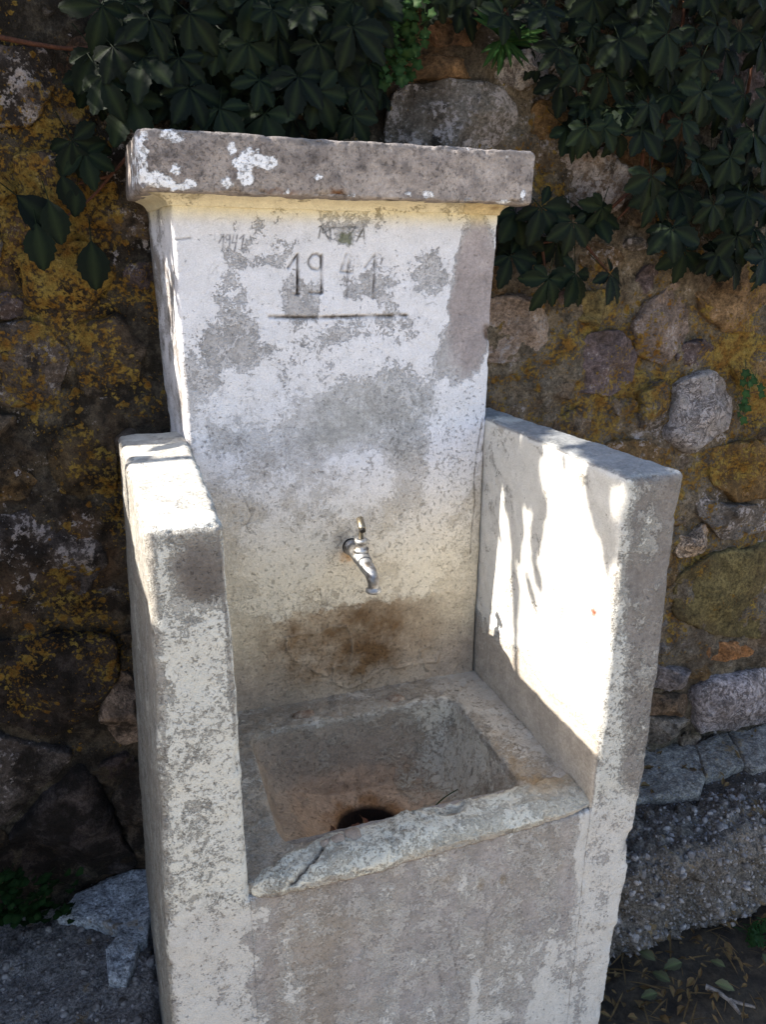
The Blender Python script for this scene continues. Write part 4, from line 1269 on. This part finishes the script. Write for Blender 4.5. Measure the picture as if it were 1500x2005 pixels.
def wp(u, v, d=.03): return tuple(at(u, v, 1, WY - d))
over = random.Random(77)
def shade_canopy(x0, x1, n):
    """unseen creeper leaves added above the view to shade the upper wall"""
    return [(over.uniform(x0, x1), over.uniform(.05, .75), over.uniform(2.08, 2.32)) for _ in range(n)]

A = region([(190, 5), (250, -60), (740, -60), (735, 60), (715, 150), (700, 235), (560, 235), (300, 235), (215, 175), (180, 140)], 95, 1, mind=.034)
A += [wp(*q) for q in [(170, 145), (185, 165), (140, 275, .05), (165, 300, .05)]]
A += [(-.30 + over.uniform(-.05, .05), .50 + .06 * over.random(), 1.60 + .40 * k / 17) for k in range(18)]  # unseen leaves added at the left to shade the panel flank
A += [(-.30 + over.uniform(-.04, .04), .475 + .02 * over.random(), 1.78 + .16 * k / 7) for k in range(8)]  # more unseen leaves, added to shade the upper flank
A += [(over.uniform(-.5, -.15), over.uniform(.42, .60), over.uniform(2.06, 2.38)) for _ in range(70)]  # unseen leaves added to keep the sun off the creeper
A += [(-.30 + over.uniform(-.03, .03), .455 + .02 * over.random(), 1.80 + .12 * k / 9) for k in range(10)]  # added out of view to narrow the lit strip on the flank
creeper('dense dark creeper hanging above the cap slab, over its left half', A + shade_canopy(-.25, .55, 150),
        [[wp(-60, 60), wp(60, 85), wp(150, 95), wp(240, 80), wp(330, 20)], [wp(300, -80), wp(320, 60), wp(330, 180), wp(380, 230)], [wp(520, -90), wp(500, 60), wp(470, 200)],
         [wp(650, -90), wp(640, 40), wp(600, 160), wp(560, 220)]], seed=1)
B_ = [(62, 398, .06), (108, 408, .07), (72, 462, .07), (175, 500, .05), (140, 370, .04)]
e = empty('creeper_sprig', wp(160, 400)); tag(e, 'thin creeper sprig with few leaves on the wall beside the left end of the cap', 'creeper', 'creepers hanging over the wall')
stem_mesh('stem', [[wp(255, 300, .02), wp(215, 345, .03), wp(175, 390, .03), wp(120, 430, .04)], [wp(215, 345, .03), wp(150, 360, .03)]], e, r0=.0028)
def single_leaf(seed):
    V, F, X = merge([xf(leaflet(1, .34, fold=.2, droop=.2, n=12, pos=.5)), strip((0, -.5, -.1), (0, .02, 0), .012)])
    me = bpy.data.meshes.new('leaflet'); me.from_pydata(V, [], F); a = me.attributes.new('vein', 'FLOAT', 'POINT'); a.data.foreach_set('value', X)
    me.materials.append(M_LEAF); me.polygons.foreach_set('use_smooth', [True] * len(F)); return me
SL = single_leaf(0)
for (u, v, d), (tx, tz), s in zip([(35, 385, .06), (95, 395, .07), (70, 440, .07), (178, 475, .05), (120, 345, .05), (150, 365, .05)],
                                  [(.75, -.7), (.2, -1), (.05, -1), (.0, -1), (.3, -1), (-.2, -1)], [.075, .062, .066, .072, .05, .045]):
    put_leaf(SL, e, wp(u, v, d), (tx, -.15, tz), (.1 * tx, -1, .35), s)

A = region([(1100, 60), (1130, -60), (1560, -60), (1560, 545), (1400, 520), (1290, 455), (1265, 330), (1150, 260), (1085, 150)], 120, 2, mind=.034)
A += [wp(*q) for q in [(1140, 215, .07), (1110, 250, .06), (1400, 500, .08), (1440, 515, .08), (1490, 530, .08), (1340, 490, .05), (1270, 250, .08)]]
creeper('broad dark creeper curtain covering the wall right of the cap slab', A + shade_canopy(.95, 1.75, 130),
        [[wp(1200, -90), wp(1180, 60), wp(1130, 180), wp(1120, 250)], [wp(1350, -90), wp(1330, 100), wp(1290, 260), wp(1260, 400)], [wp(1480, -90), wp(1470, 150), wp(1430, 330), wp(1420, 500)],
         [wp(1260, 300), wp(1250, 380), wp(1200, 440)]], seed=2)
A = [wp(*q) for q in [(1010, 415, .05), (1060, 405, .08), (1122, 435, .09), (1180, 405, .07), (1140, 410, .04), (1000, 500, .06), (1075, 545, .08), (1128, 535, .06), (1195, 535, .1), (1165, 420, .05), (1020, 455, .04), (1090, 470, .03)]]
creeper('low creeper spray with five-part leaves just below the right end of the cap', A, [[wp(1250, 360), wp(1180, 420), wp(1090, 470), wp(1000, 480)], [wp(1130, 460), wp(1190, 530)], [wp(1060, 470), wp(1070, 540)]], size=(.055, .075), seed=3)
A = region([(830, -60), (1080, -60), (1070, 20), (1030, 60), (900, 20), (840, 10)], 14, 5) + [wp(1030, 90), wp(1050, 120), wp(760, 15), wp(720, 130), wp(745, 175)]
creeper('small creeper strands above the middle of the cap slab', A + shade_canopy(.5, 1.0, 80) + [(over.uniform(.35, 1.0), over.uniform(.40, .58), over.uniform(2.08, 2.45)) for _ in range(70)], [[wp(960, -80), wp(980, 0), wp(1030, 90)], [wp(760, -80), wp(740, 60), wp(740, 170)]], size=(.035, .058), seed=4)  # last leaf set is added out of view to shade the creepers

def foliage_plant(name, label, cat, pos, leaves, mat, parts=True):
    """leaves: list of (point, tip, normal, scale, mesh builder result)"""
    e = empty(name, pos); tag(e, label, cat)
    return e

def lobed(n=5, depth=.35):
    """small lobed leaf lying in XY, stalk at the origin, along +Y"""
    V = [(0, .5, 0)]; X = [1.]
    m_ = n * 6
    for k in range(m_):
        a = -math.pi / 2 + 2 * math.pi * k / m_
        r = .5 * (1 - depth * (.5 + .5 * math.cos(n * (a + math.pi / 2) )))
        V.append((r * math.cos(a), .5 + r * math.sin(a), .12 * r * r * 4 * math.cos(2 * a) - .05)); X.append(0.)
    F = [(0, 1 + k, 1 + (k + 1) % m_) for k in range(m_)]
    s = strip((0, -.8, -.3), (0, .08, 0), .03)
    o = len(V); V += s[0]; F += [tuple(i + o for i in f) for f in s[1]]; X += s[2]
    return V, F, X
def to_mesh(name, part, mat):
    V, F, X = part; me = bpy.data.meshes.new(name); me.from_pydata(V, [], F)
    a = me.attributes.new('vein', 'FLOAT', 'POINT'); a.data.foreach_set('value', X); me.materials.append(mat)
    me.polygons.foreach_set('use_smooth', [True] * len(F)); return me
LOB = to_mesh('lobed_leaf', lobed(), M_LEAF2); LOB3 = to_mesh('parsley_leaf', lobed(7, .5), M_LEAF2); RND = lobed(1, .1)
LANC = to_mesh('lance_leaf', merge([leaflet(1, .09, fold=.3, droop=.25, n=8)]), M_LEAF2)

# ivy-leaved plant in a joint of the wall
e = empty('toadflax', wp(1462, 790, .0)); tag(e, 'tiny lobed-leaf plant rooted in a wall joint beside the white quartz stone', 'plant')
stem_mesh('stem', [[wp(1462, 735, .03), wp(1468, 770, .035), wp(1455, 815, .03)], [wp(1468, 770, .03), wp(1490, 765, .03)]], e, r0=.0012, r1=.0008, seg=5)
r = random.Random(9)
for u, v in [(1462, 728), (1475, 738), (1455, 748), (1470, 752), (1465, 768), (1488, 758), (1494, 770), (1462, 785), (1452, 795), (1468, 798), (1448, 812), (1460, 820), (1480, 745)]:
    put_leaf(LOB, e, wp(u, v - 8, .03 + r.uniform(0, .02)), (r.uniform(-.6, .6), -.3, -1), (r.uniform(-.4, .4), -1, .5), r.uniform(.018, .026))
# narrow-leaved tuft above the white-topped stone
e = empty('narrow_leaf_plant', wp(985, 105, .02)); tag(e, 'narrow-leaved green tuft growing above the white-topped stone', 'plant')
stem_mesh('stem', [[wp(985, 130, .01), wp(990, 95, .03), wp(992, 70, .05)]], e, r0=.002, r1=.001, seg=6)
for k in range(22):
    a = r.uniform(0, 2 * math.pi)
    put_leaf(LANC, e, wp(988 + r.uniform(-8, 8), 72 + r.uniform(-6, 14), .045), (math.cos(a), -.35 + r.uniform(-.3, .1), math.sin(a) * .9), (r.uniform(-.2, .2), -1, .3), r.uniform(.045, .07))

def small_foliage(name, label, pts, size, seed, part, mat, up=False):
    r = random.Random(seed); e = empty(name, tuple(np.mean(np.array(pts), 0))); tag(e, label, 'plant')
    VV, FF, XX = [], [], []
    for p in pts:
        if up: tip, nor = Vector((r.uniform(-.6, .6), -.8, r.uniform(-.2, .5))), Vector((r.uniform(-.5, .5), -.5, 1))
        else: tip, nor = Vector((r.uniform(-.7, .7), -.2, r.uniform(-1, .2))), Vector((r.uniform(-.5, .5), -1, r.uniform(0, .6)))
        M = Matrix.Translation(Vector(p)) @ basis(tip, nor) @ Matrix.Scale(r.uniform(*size), 4)
        o = len(VV); VV += [tuple(M @ Vector(v)) for v in part[0]]; FF += [tuple(i + o for i in f) for f in part[1]]; XX += part[2]
    ob = mesh_obj('foliage', np.array(VV), FF, mat, e, flts={'vein': np.array(XX)}); ob['kind'] = 'stuff'
    ob.matrix_parent_inverse = Matrix.Translation(-Vector(e.location))
    return e
pp = region([(725, -20), (850, -20), (830, 60), (815, 120), (790, 165), (745, 150), (735, 60)], 150, 21, .02, .09, .008)
e = small_foliage('small_leaf_shrub', 'fine-leaved green shrub trailing beside the brown slab stone above the cap', pp, (.012, .022), 5, lobed(5, .3), M_LEAF2)
stem_mesh('stem', [[wp(790, -60), wp(780, 40), wp(760, 150)], [wp(790, 0), wp(815, 100)]], e, r0=.002, r1=.001, seg=5)
r = random.Random(31); pp = []
for k in range(190):
    u, v = r.uniform(-25, 150), r.uniform(1700, 1800)
    if v < 1760 - (u * .15) - 60 or (u > 95 and r.random() < .6): continue
    p = at(u, v, 1, WY - .05 - .10 * r.random()); pp.append((p[0], p[1], max(p[2], .275)))
small_foliage('ground_cover_plant', 'low cushion of small round green leaves between the wall and the plinth', pp, (.014, .024), 6, RND, leaf_material('weed_leaf', lin(20, 40, 20), lin(34, 60, 28), .6, .1), True)  # plain green of its own for this plant
pb = at(1478, 1812, 1, .21)
e = empty('parsley_plant', (pb[0], pb[1] - .0, .02)); tag(e, 'small lobed green weed in front of the conglomerate block', 'plant')
r = random.Random(41); paths = []
for k in range(16):
    p = (pb[0] + r.uniform(-.05, .06), .195 + r.uniform(-.04, .02), pb[2] + r.uniform(-.03, .045)); paths.append([(pb[0], .205, .02), (pb[0] * .5 + p[0] * .5, .2, .06), p])
    put_leaf(LOB3, e, p, (r.uniform(-.8, .8), -.5, -.1 + r.uniform(-.4, .4)), (r.uniform(-.3, .3), -.6, 1), r.uniform(.028, .042))
stem_mesh('stem', paths, e, M_LEAF2, .0012, .0008, 5)

# ================================================================== LITTER
def litter():
    r = random.Random(51); VV, FF, XX = [], [], []
    parts = [leaflet(1, .32, fold=.5, droop=.5, n=5), leaflet(1, .2, fold=.7, droop=-.4, n=5), leaflet(1, .03, fold=.3, droop=.2, n=4)]
    for k in range(560):
        x = .73 + 1.0 * r.random() ** 1.3; y = r.uniform(.02, .26); z = .034 + r.uniform(0, .018)
        if x > 1.15 and y < .12 and r.random() < .8: continue
        part = r.choice(parts); a = r.uniform(0, 6.28)
        M = Matrix.Translation((x, y, z)) @ basis((math.cos(a), math.sin(a), r.uniform(-.2, .3)), (r.uniform(-.5, .5), r.uniform(-.5, .5), 1)) @ Matrix.Scale(r.uniform(.008, .026) if part is not parts[2] else r.uniform(.03, .08), 4)
        o = len(VV); VV += [tuple(M @ Vector(v)) for v in part[0]]; FF += [tuple(i + o for i in f) for f in part[1]]; XX += part[2]
    for k in range(120):   # crumbs in the joint behind the slabs
        x = r.uniform(.75, 1.7); y = r.uniform(.40, .55); z = .272 + r.uniform(0, .012); a = r.uniform(0, 6.28); part = r.choice(parts)
        M = Matrix.Translation((x, y, z)) @ basis((math.cos(a), math.sin(a), r.uniform(-.2, .3)), (r.uniform(-.5, .5), r.uniform(-.5, .5), 1)) @ Matrix.Scale(r.uniform(.012, .03), 4)
        o = len(VV); VV += [tuple(M @ Vector(v)) for v in part[0]]; FF += [tuple(i + o for i in f) for f in part[1]]; XX += part[2]
    o = mesh_obj('leaf_litter', np.array(VV), FF, M_DRY, None, flts={'vein': np.array(XX)})
    tag(o, 'dry leaf litter and stalks on the soil right of the fountain', None, kind='stuff')
litter()
def lone(name, me, p, tip, nor, s, label, cat, group=None):
    o = bpy.data.objects.new(name, me); coll.objects.link(o)
    o.matrix_world = Matrix.Translation(Vector(p)) @ basis(tip, nor) @ Matrix.Scale(s, 4)
    return tag(o, label, cat, group)
FALL = to_mesh('fallen_leaf', merge([leaflet(1, .3, fold=.35, droop=.3, n=8)]), leaf_material('fallen_green_leaf', lin(66, 68, 50), lin(92, 90, 66), .7, .2))
r = random.Random(61)
for (u, v), lb in zip([(1335, 1885), (1283, 1880), (1287, 1945), (1312, 1922), (1402, 1925), (1420, 1893), (1495, 1868)],
        ['largest grey-green fallen leaf on the litter below the conglomerate block', 'fallen grey-green leaf below the block, nearest the arm of the fountain', 'lowest fallen leaf on the litter beside the fountain', 'fallen leaf between two others on the litter by the fountain',
         'small fallen leaf lying above the twig', 'fallen leaf under the middle of the conglomerate block', 'fallen pale leaf under the green weed']):
    p = at(u, v, 2, .055); a = r.uniform(0, 6.28)
    lone('fallen_leaf', FALL, p, (math.cos(a), math.sin(a), .1), (r.uniform(-.3, .3), -.3, 1), r.uniform(.028, .045), lb, 'leaf', 'fallen leaves on the soil')
t0, t1, t2 = at(1383, 1932, 2, .045), at(1430, 1958, 2, .04), at(1480, 1972, 2, .045)
tw = empty('twig', tuple(t1)); tag(tw, 'short broken twig lying on the dark soil', 'twig')
stem_mesh('stick', [[tuple(t0), tuple((t0 + t1) / 2 + [0, 0, .004]), tuple(t1), tuple(t2)], [tuple(t1), tuple(at(1450, 1985, 2, .04))]], tw, simple_material('grey_bark', lin(96, 88, 82), lin(130, 120, 112), 60), .006, .003)

# things lying in the basin
DRY = to_mesh('dry_leaf', merge([leaflet(1, .33, fold=.8, droop=.6, n=7)]), leaf_material('red_brown_leaf', lin(84, 50, 40), lin(116, 84, 70), .8, .15))
for k, (u, v, z, s, lb) in enumerate([(684, 1634, .60, .030, 'curled dry leaf caught in the drain behind the lip'), (712, 1622, .575, .028, 'dry reddish leaf over the drain hole'), (662, 1640, .61, .024, 'small dry leaf at the left of the drain, against the lip'), (738, 1620, .575, .022, 'crumpled brown leaf on the right of the drain hole')]):
    p = at(u, v, 2, z); a = 1.1 * k
    lone('dry_leaf', DRY, p, (math.cos(a), math.sin(a), .5), (math.sin(a * 2), -.6, .8), s, lb, 'leaf', 'dry leaves in the basin')
gb = [tuple(at(845, 1585, 2, .60)), tuple(at(870, 1562, 2, .615)), tuple(at(897, 1545, 2, .625))]
g = empty('grass_blade', gb[1]); tag(g, 'thin green grass blade lying in the basin', 'grass')
stem_mesh('blade', [gb], g, M_LEAF2, .0014, .0008, 5)
# rubble crumbs on the broken lip
for k, (u, v, s, lb) in enumerate([(636, 1652, .008, 'small grey cement crumb at the left of the chipped lip'), (662, 1645, .011, 'cement crumb in the middle of the chip in the basin lip'), (692, 1636, .013, 'largest cement crumb on the chipped lip, in front of the drain')]):
    o = lump('cement_crumb', at(u, v, 2, .728), (s, s * .8, s * .6), M_PLASTER, None, seed=k + 3, seg=10)
    me = o.data; n = len(me.vertices)
    for nm, c in (('base', lin(150, 134, 120)), ('paint', lin(186, 178, 164))):
        a = me.color_attributes.new(nm, 'FLOAT_COLOR', 'POINT'); a.data.foreach_set('color', np.tile(np.append(c, 1), n).astype(np.float32))
    tag(o, lb, 'crumb', 'crumbs on the basin lip')

# ================================================================== WHAT SHADES THE FOUNTAIN (left of the picture)
# unseen wall added to cast the straight shade edge from the left
P, N, F, L = box_grid(lines(.2, .02, .01, 3), lines(.95, .02, .01, 3), lines(1.72, .02, .01, 3), .01)
W = P + np.array([-.95, -.35, 0]); W = W + N * (.006 * fbm(W, 6, 3))[:, None]
o = mesh_obj('shade_wall', W, F, M_PLASTER, None, {'base': col(lin(120, 110, 98), len(W)), 'paint': col(lin(150, 142, 130), len(W))}, {'fld': .3 + 0 * W[:, 0], 'pit': .6, 'thin': .5})
tag(o, 'plain rendered wall added out of view to shade the fountain from the left', 'wall')

shrub = empty('shade_shrub', (-1.1, .3, 0)); tag(shrub, 'unseen leafy shrub added to cast the leaf shadows on the fountain', 'shrub')  # unseen shrub added; its leaves are set to shape the dappled shade
SHADE_LEAF = to_mesh('shade_leaf', merge([leaflet(1, .5, fold=.12, droop=.05, n=10, pos=.5)]), M_LEAF)
tips = []
rs = random.Random(88)
def shade(plane_ax, plane_val, u0, v0, u1, v1, hw):
    """a leaf on the sun's path to the marked stroke on the fountain"""
    xo = -.70 + rs.uniform(-.08, .05)
    def up(u, v):
        p = at(u, v, plane_ax, plane_val); return p + SUN_FROM * (p[0] - xo)
    a, b = up(u0, v0), up(u1, v1); um, vm = (u0 + u1) / 2, (v0 + v1) / 2
    d = (b - a) / np.linalg.norm(b - a)
    w = (up(um + hw, vm) if plane_ax == 0 else up(um, vm + hw)) - up(um, vm)
    w = np.linalg.norm(w - d * (w @ d))
    b = b + np.array([rs.uniform(-.02, .02), 0, 0])
    Lh = np.linalg.norm(b - a)
    o = bpy.data.objects.new('leaf', SHADE_LEAF); coll.objects.link(o); o.parent = shrub; o.matrix_parent_inverse = Matrix.Translation(-Vector(shrub.location))
    s = basis(tuple(b - a), tuple(SUN_FROM + np.array([rs.uniform(-.2, .2), rs.uniform(-.2, .2), 0])))
    D = Matrix.Identity(4); D[0][0] = w * 2.0; D[1][1] = Lh; D[2][2] = Lh * .5
    o.matrix_basis = Matrix.Translation(Vector(a)) @ s @ D
    tips.append(a)
XI = .6165
for q in [(1000, 830, 1002, 1060, 24), (1040, 840, 1030, 1020, 24), (1020, 830, 1045, 960, 22), (1060, 940, 1040, 1120, 15), (1000, 1020, 1015, 1110, 12), (996, 1070, 1008, 1210, 9), (1040, 1085, 1058, 1185, 9),
          (1020, 1000, 1012, 1090, 10), (1022, 1110, 1048, 1195, 7), (980, 840, 985, 960, 14), (1052, 850, 1050, 890, 14), (960, 850, 962, 950, 12), (1064, 960, 1068, 1010, 8),
          (1150, 880, 1188, 1100, 20), (1165, 880, 1185, 1060, 24), (1200, 1005, 1193, 1120, 16), (1160, 870, 1150, 1010, 14), (1186, 890, 1180, 950, 14), (1230, 960, 1205, 1090, 16), (1178, 1040, 1190, 1130, 8), (1100, 870, 1108, 935, 5)]:
    shade(0, XI, *q)
for q in [(990, 825, 1070, 862, 16), (1020, 830, 1075, 850, 16), (1095, 884, 1175, 876, 5), (1150, 880, 1290, 915, 20), (1170, 905, 1340, 925, 22), (1150, 870, 1250, 895, 14), (1240, 900, 1345, 915, 20), (1200, 915, 1330, 945, 18)]:
    shade(2, 1.231, *q)
for q in [(232, 872, 360, 846, 13), (290, 884, 372, 860, 7), (245, 902, 312, 892, 5), (235, 860, 330, 840, 12), (310, 850, 372, 850, 10)]:
    shade(2, 1.228, *q)
paths = [[(-1.1, .3, 0), (-1.1, .32, 1.0), (-1.08, .36, 1.7), (-1.0, .44, 2.2), (-.85, .5, 2.55)], [(-1.1, .32, 1.4), (-1.05, .1, 1.9), (-.95, -.02, 2.25), (-.8, .0, 2.5)]]
for a in tips:
    root = min((np.array(p) for P in paths[:2] for p in catmull(P, 8)), key=lambda p: np.linalg.norm(p - a))
    paths.append([tuple(root), tuple((root + a) / 2 + [0, .0, .05]), tuple(a)])
VV, FF = [], []
for k, Pth in enumerate(paths):
    cc = catmull(Pth, 6); V, F = tube(cc, list(np.linspace(.02, .006, len(cc)) if k < 2 else np.linspace(.0016, .0008, len(cc))), 6)
    oo = len(VV); VV += [tuple(v) for v in V]; FF += [tuple(i + oo for i in f) for f in F]
ob = mesh_obj('stem', np.array(VV), FF, M_STEM, shrub); ob.matrix_parent_inverse = Matrix.Translation(-Vector(shrub.location))
for k in range(150):
    for _ in range(20):
        p = np.array([rs.uniform(-1.35, -.75), rs.uniform(-.3, .55), rs.uniform(1.75, 2.85)])
        # keep the sun's way to the fountain open
        t = p - SUN_FROM * (.3 - p[0])
        if not (-.22 < t[1] < .70 and .45 < t[2] < 1.85): break
    else: continue
    o = put_leaf(SHADE_LEAF, shrub, p, (rs.uniform(-1, 1), rs.uniform(-1, .5), rs.uniform(-1, .3)), (rs.uniform(-1, 1), -.5, 1), rs.uniform(.08, .13))
    o.scale.x *= .6
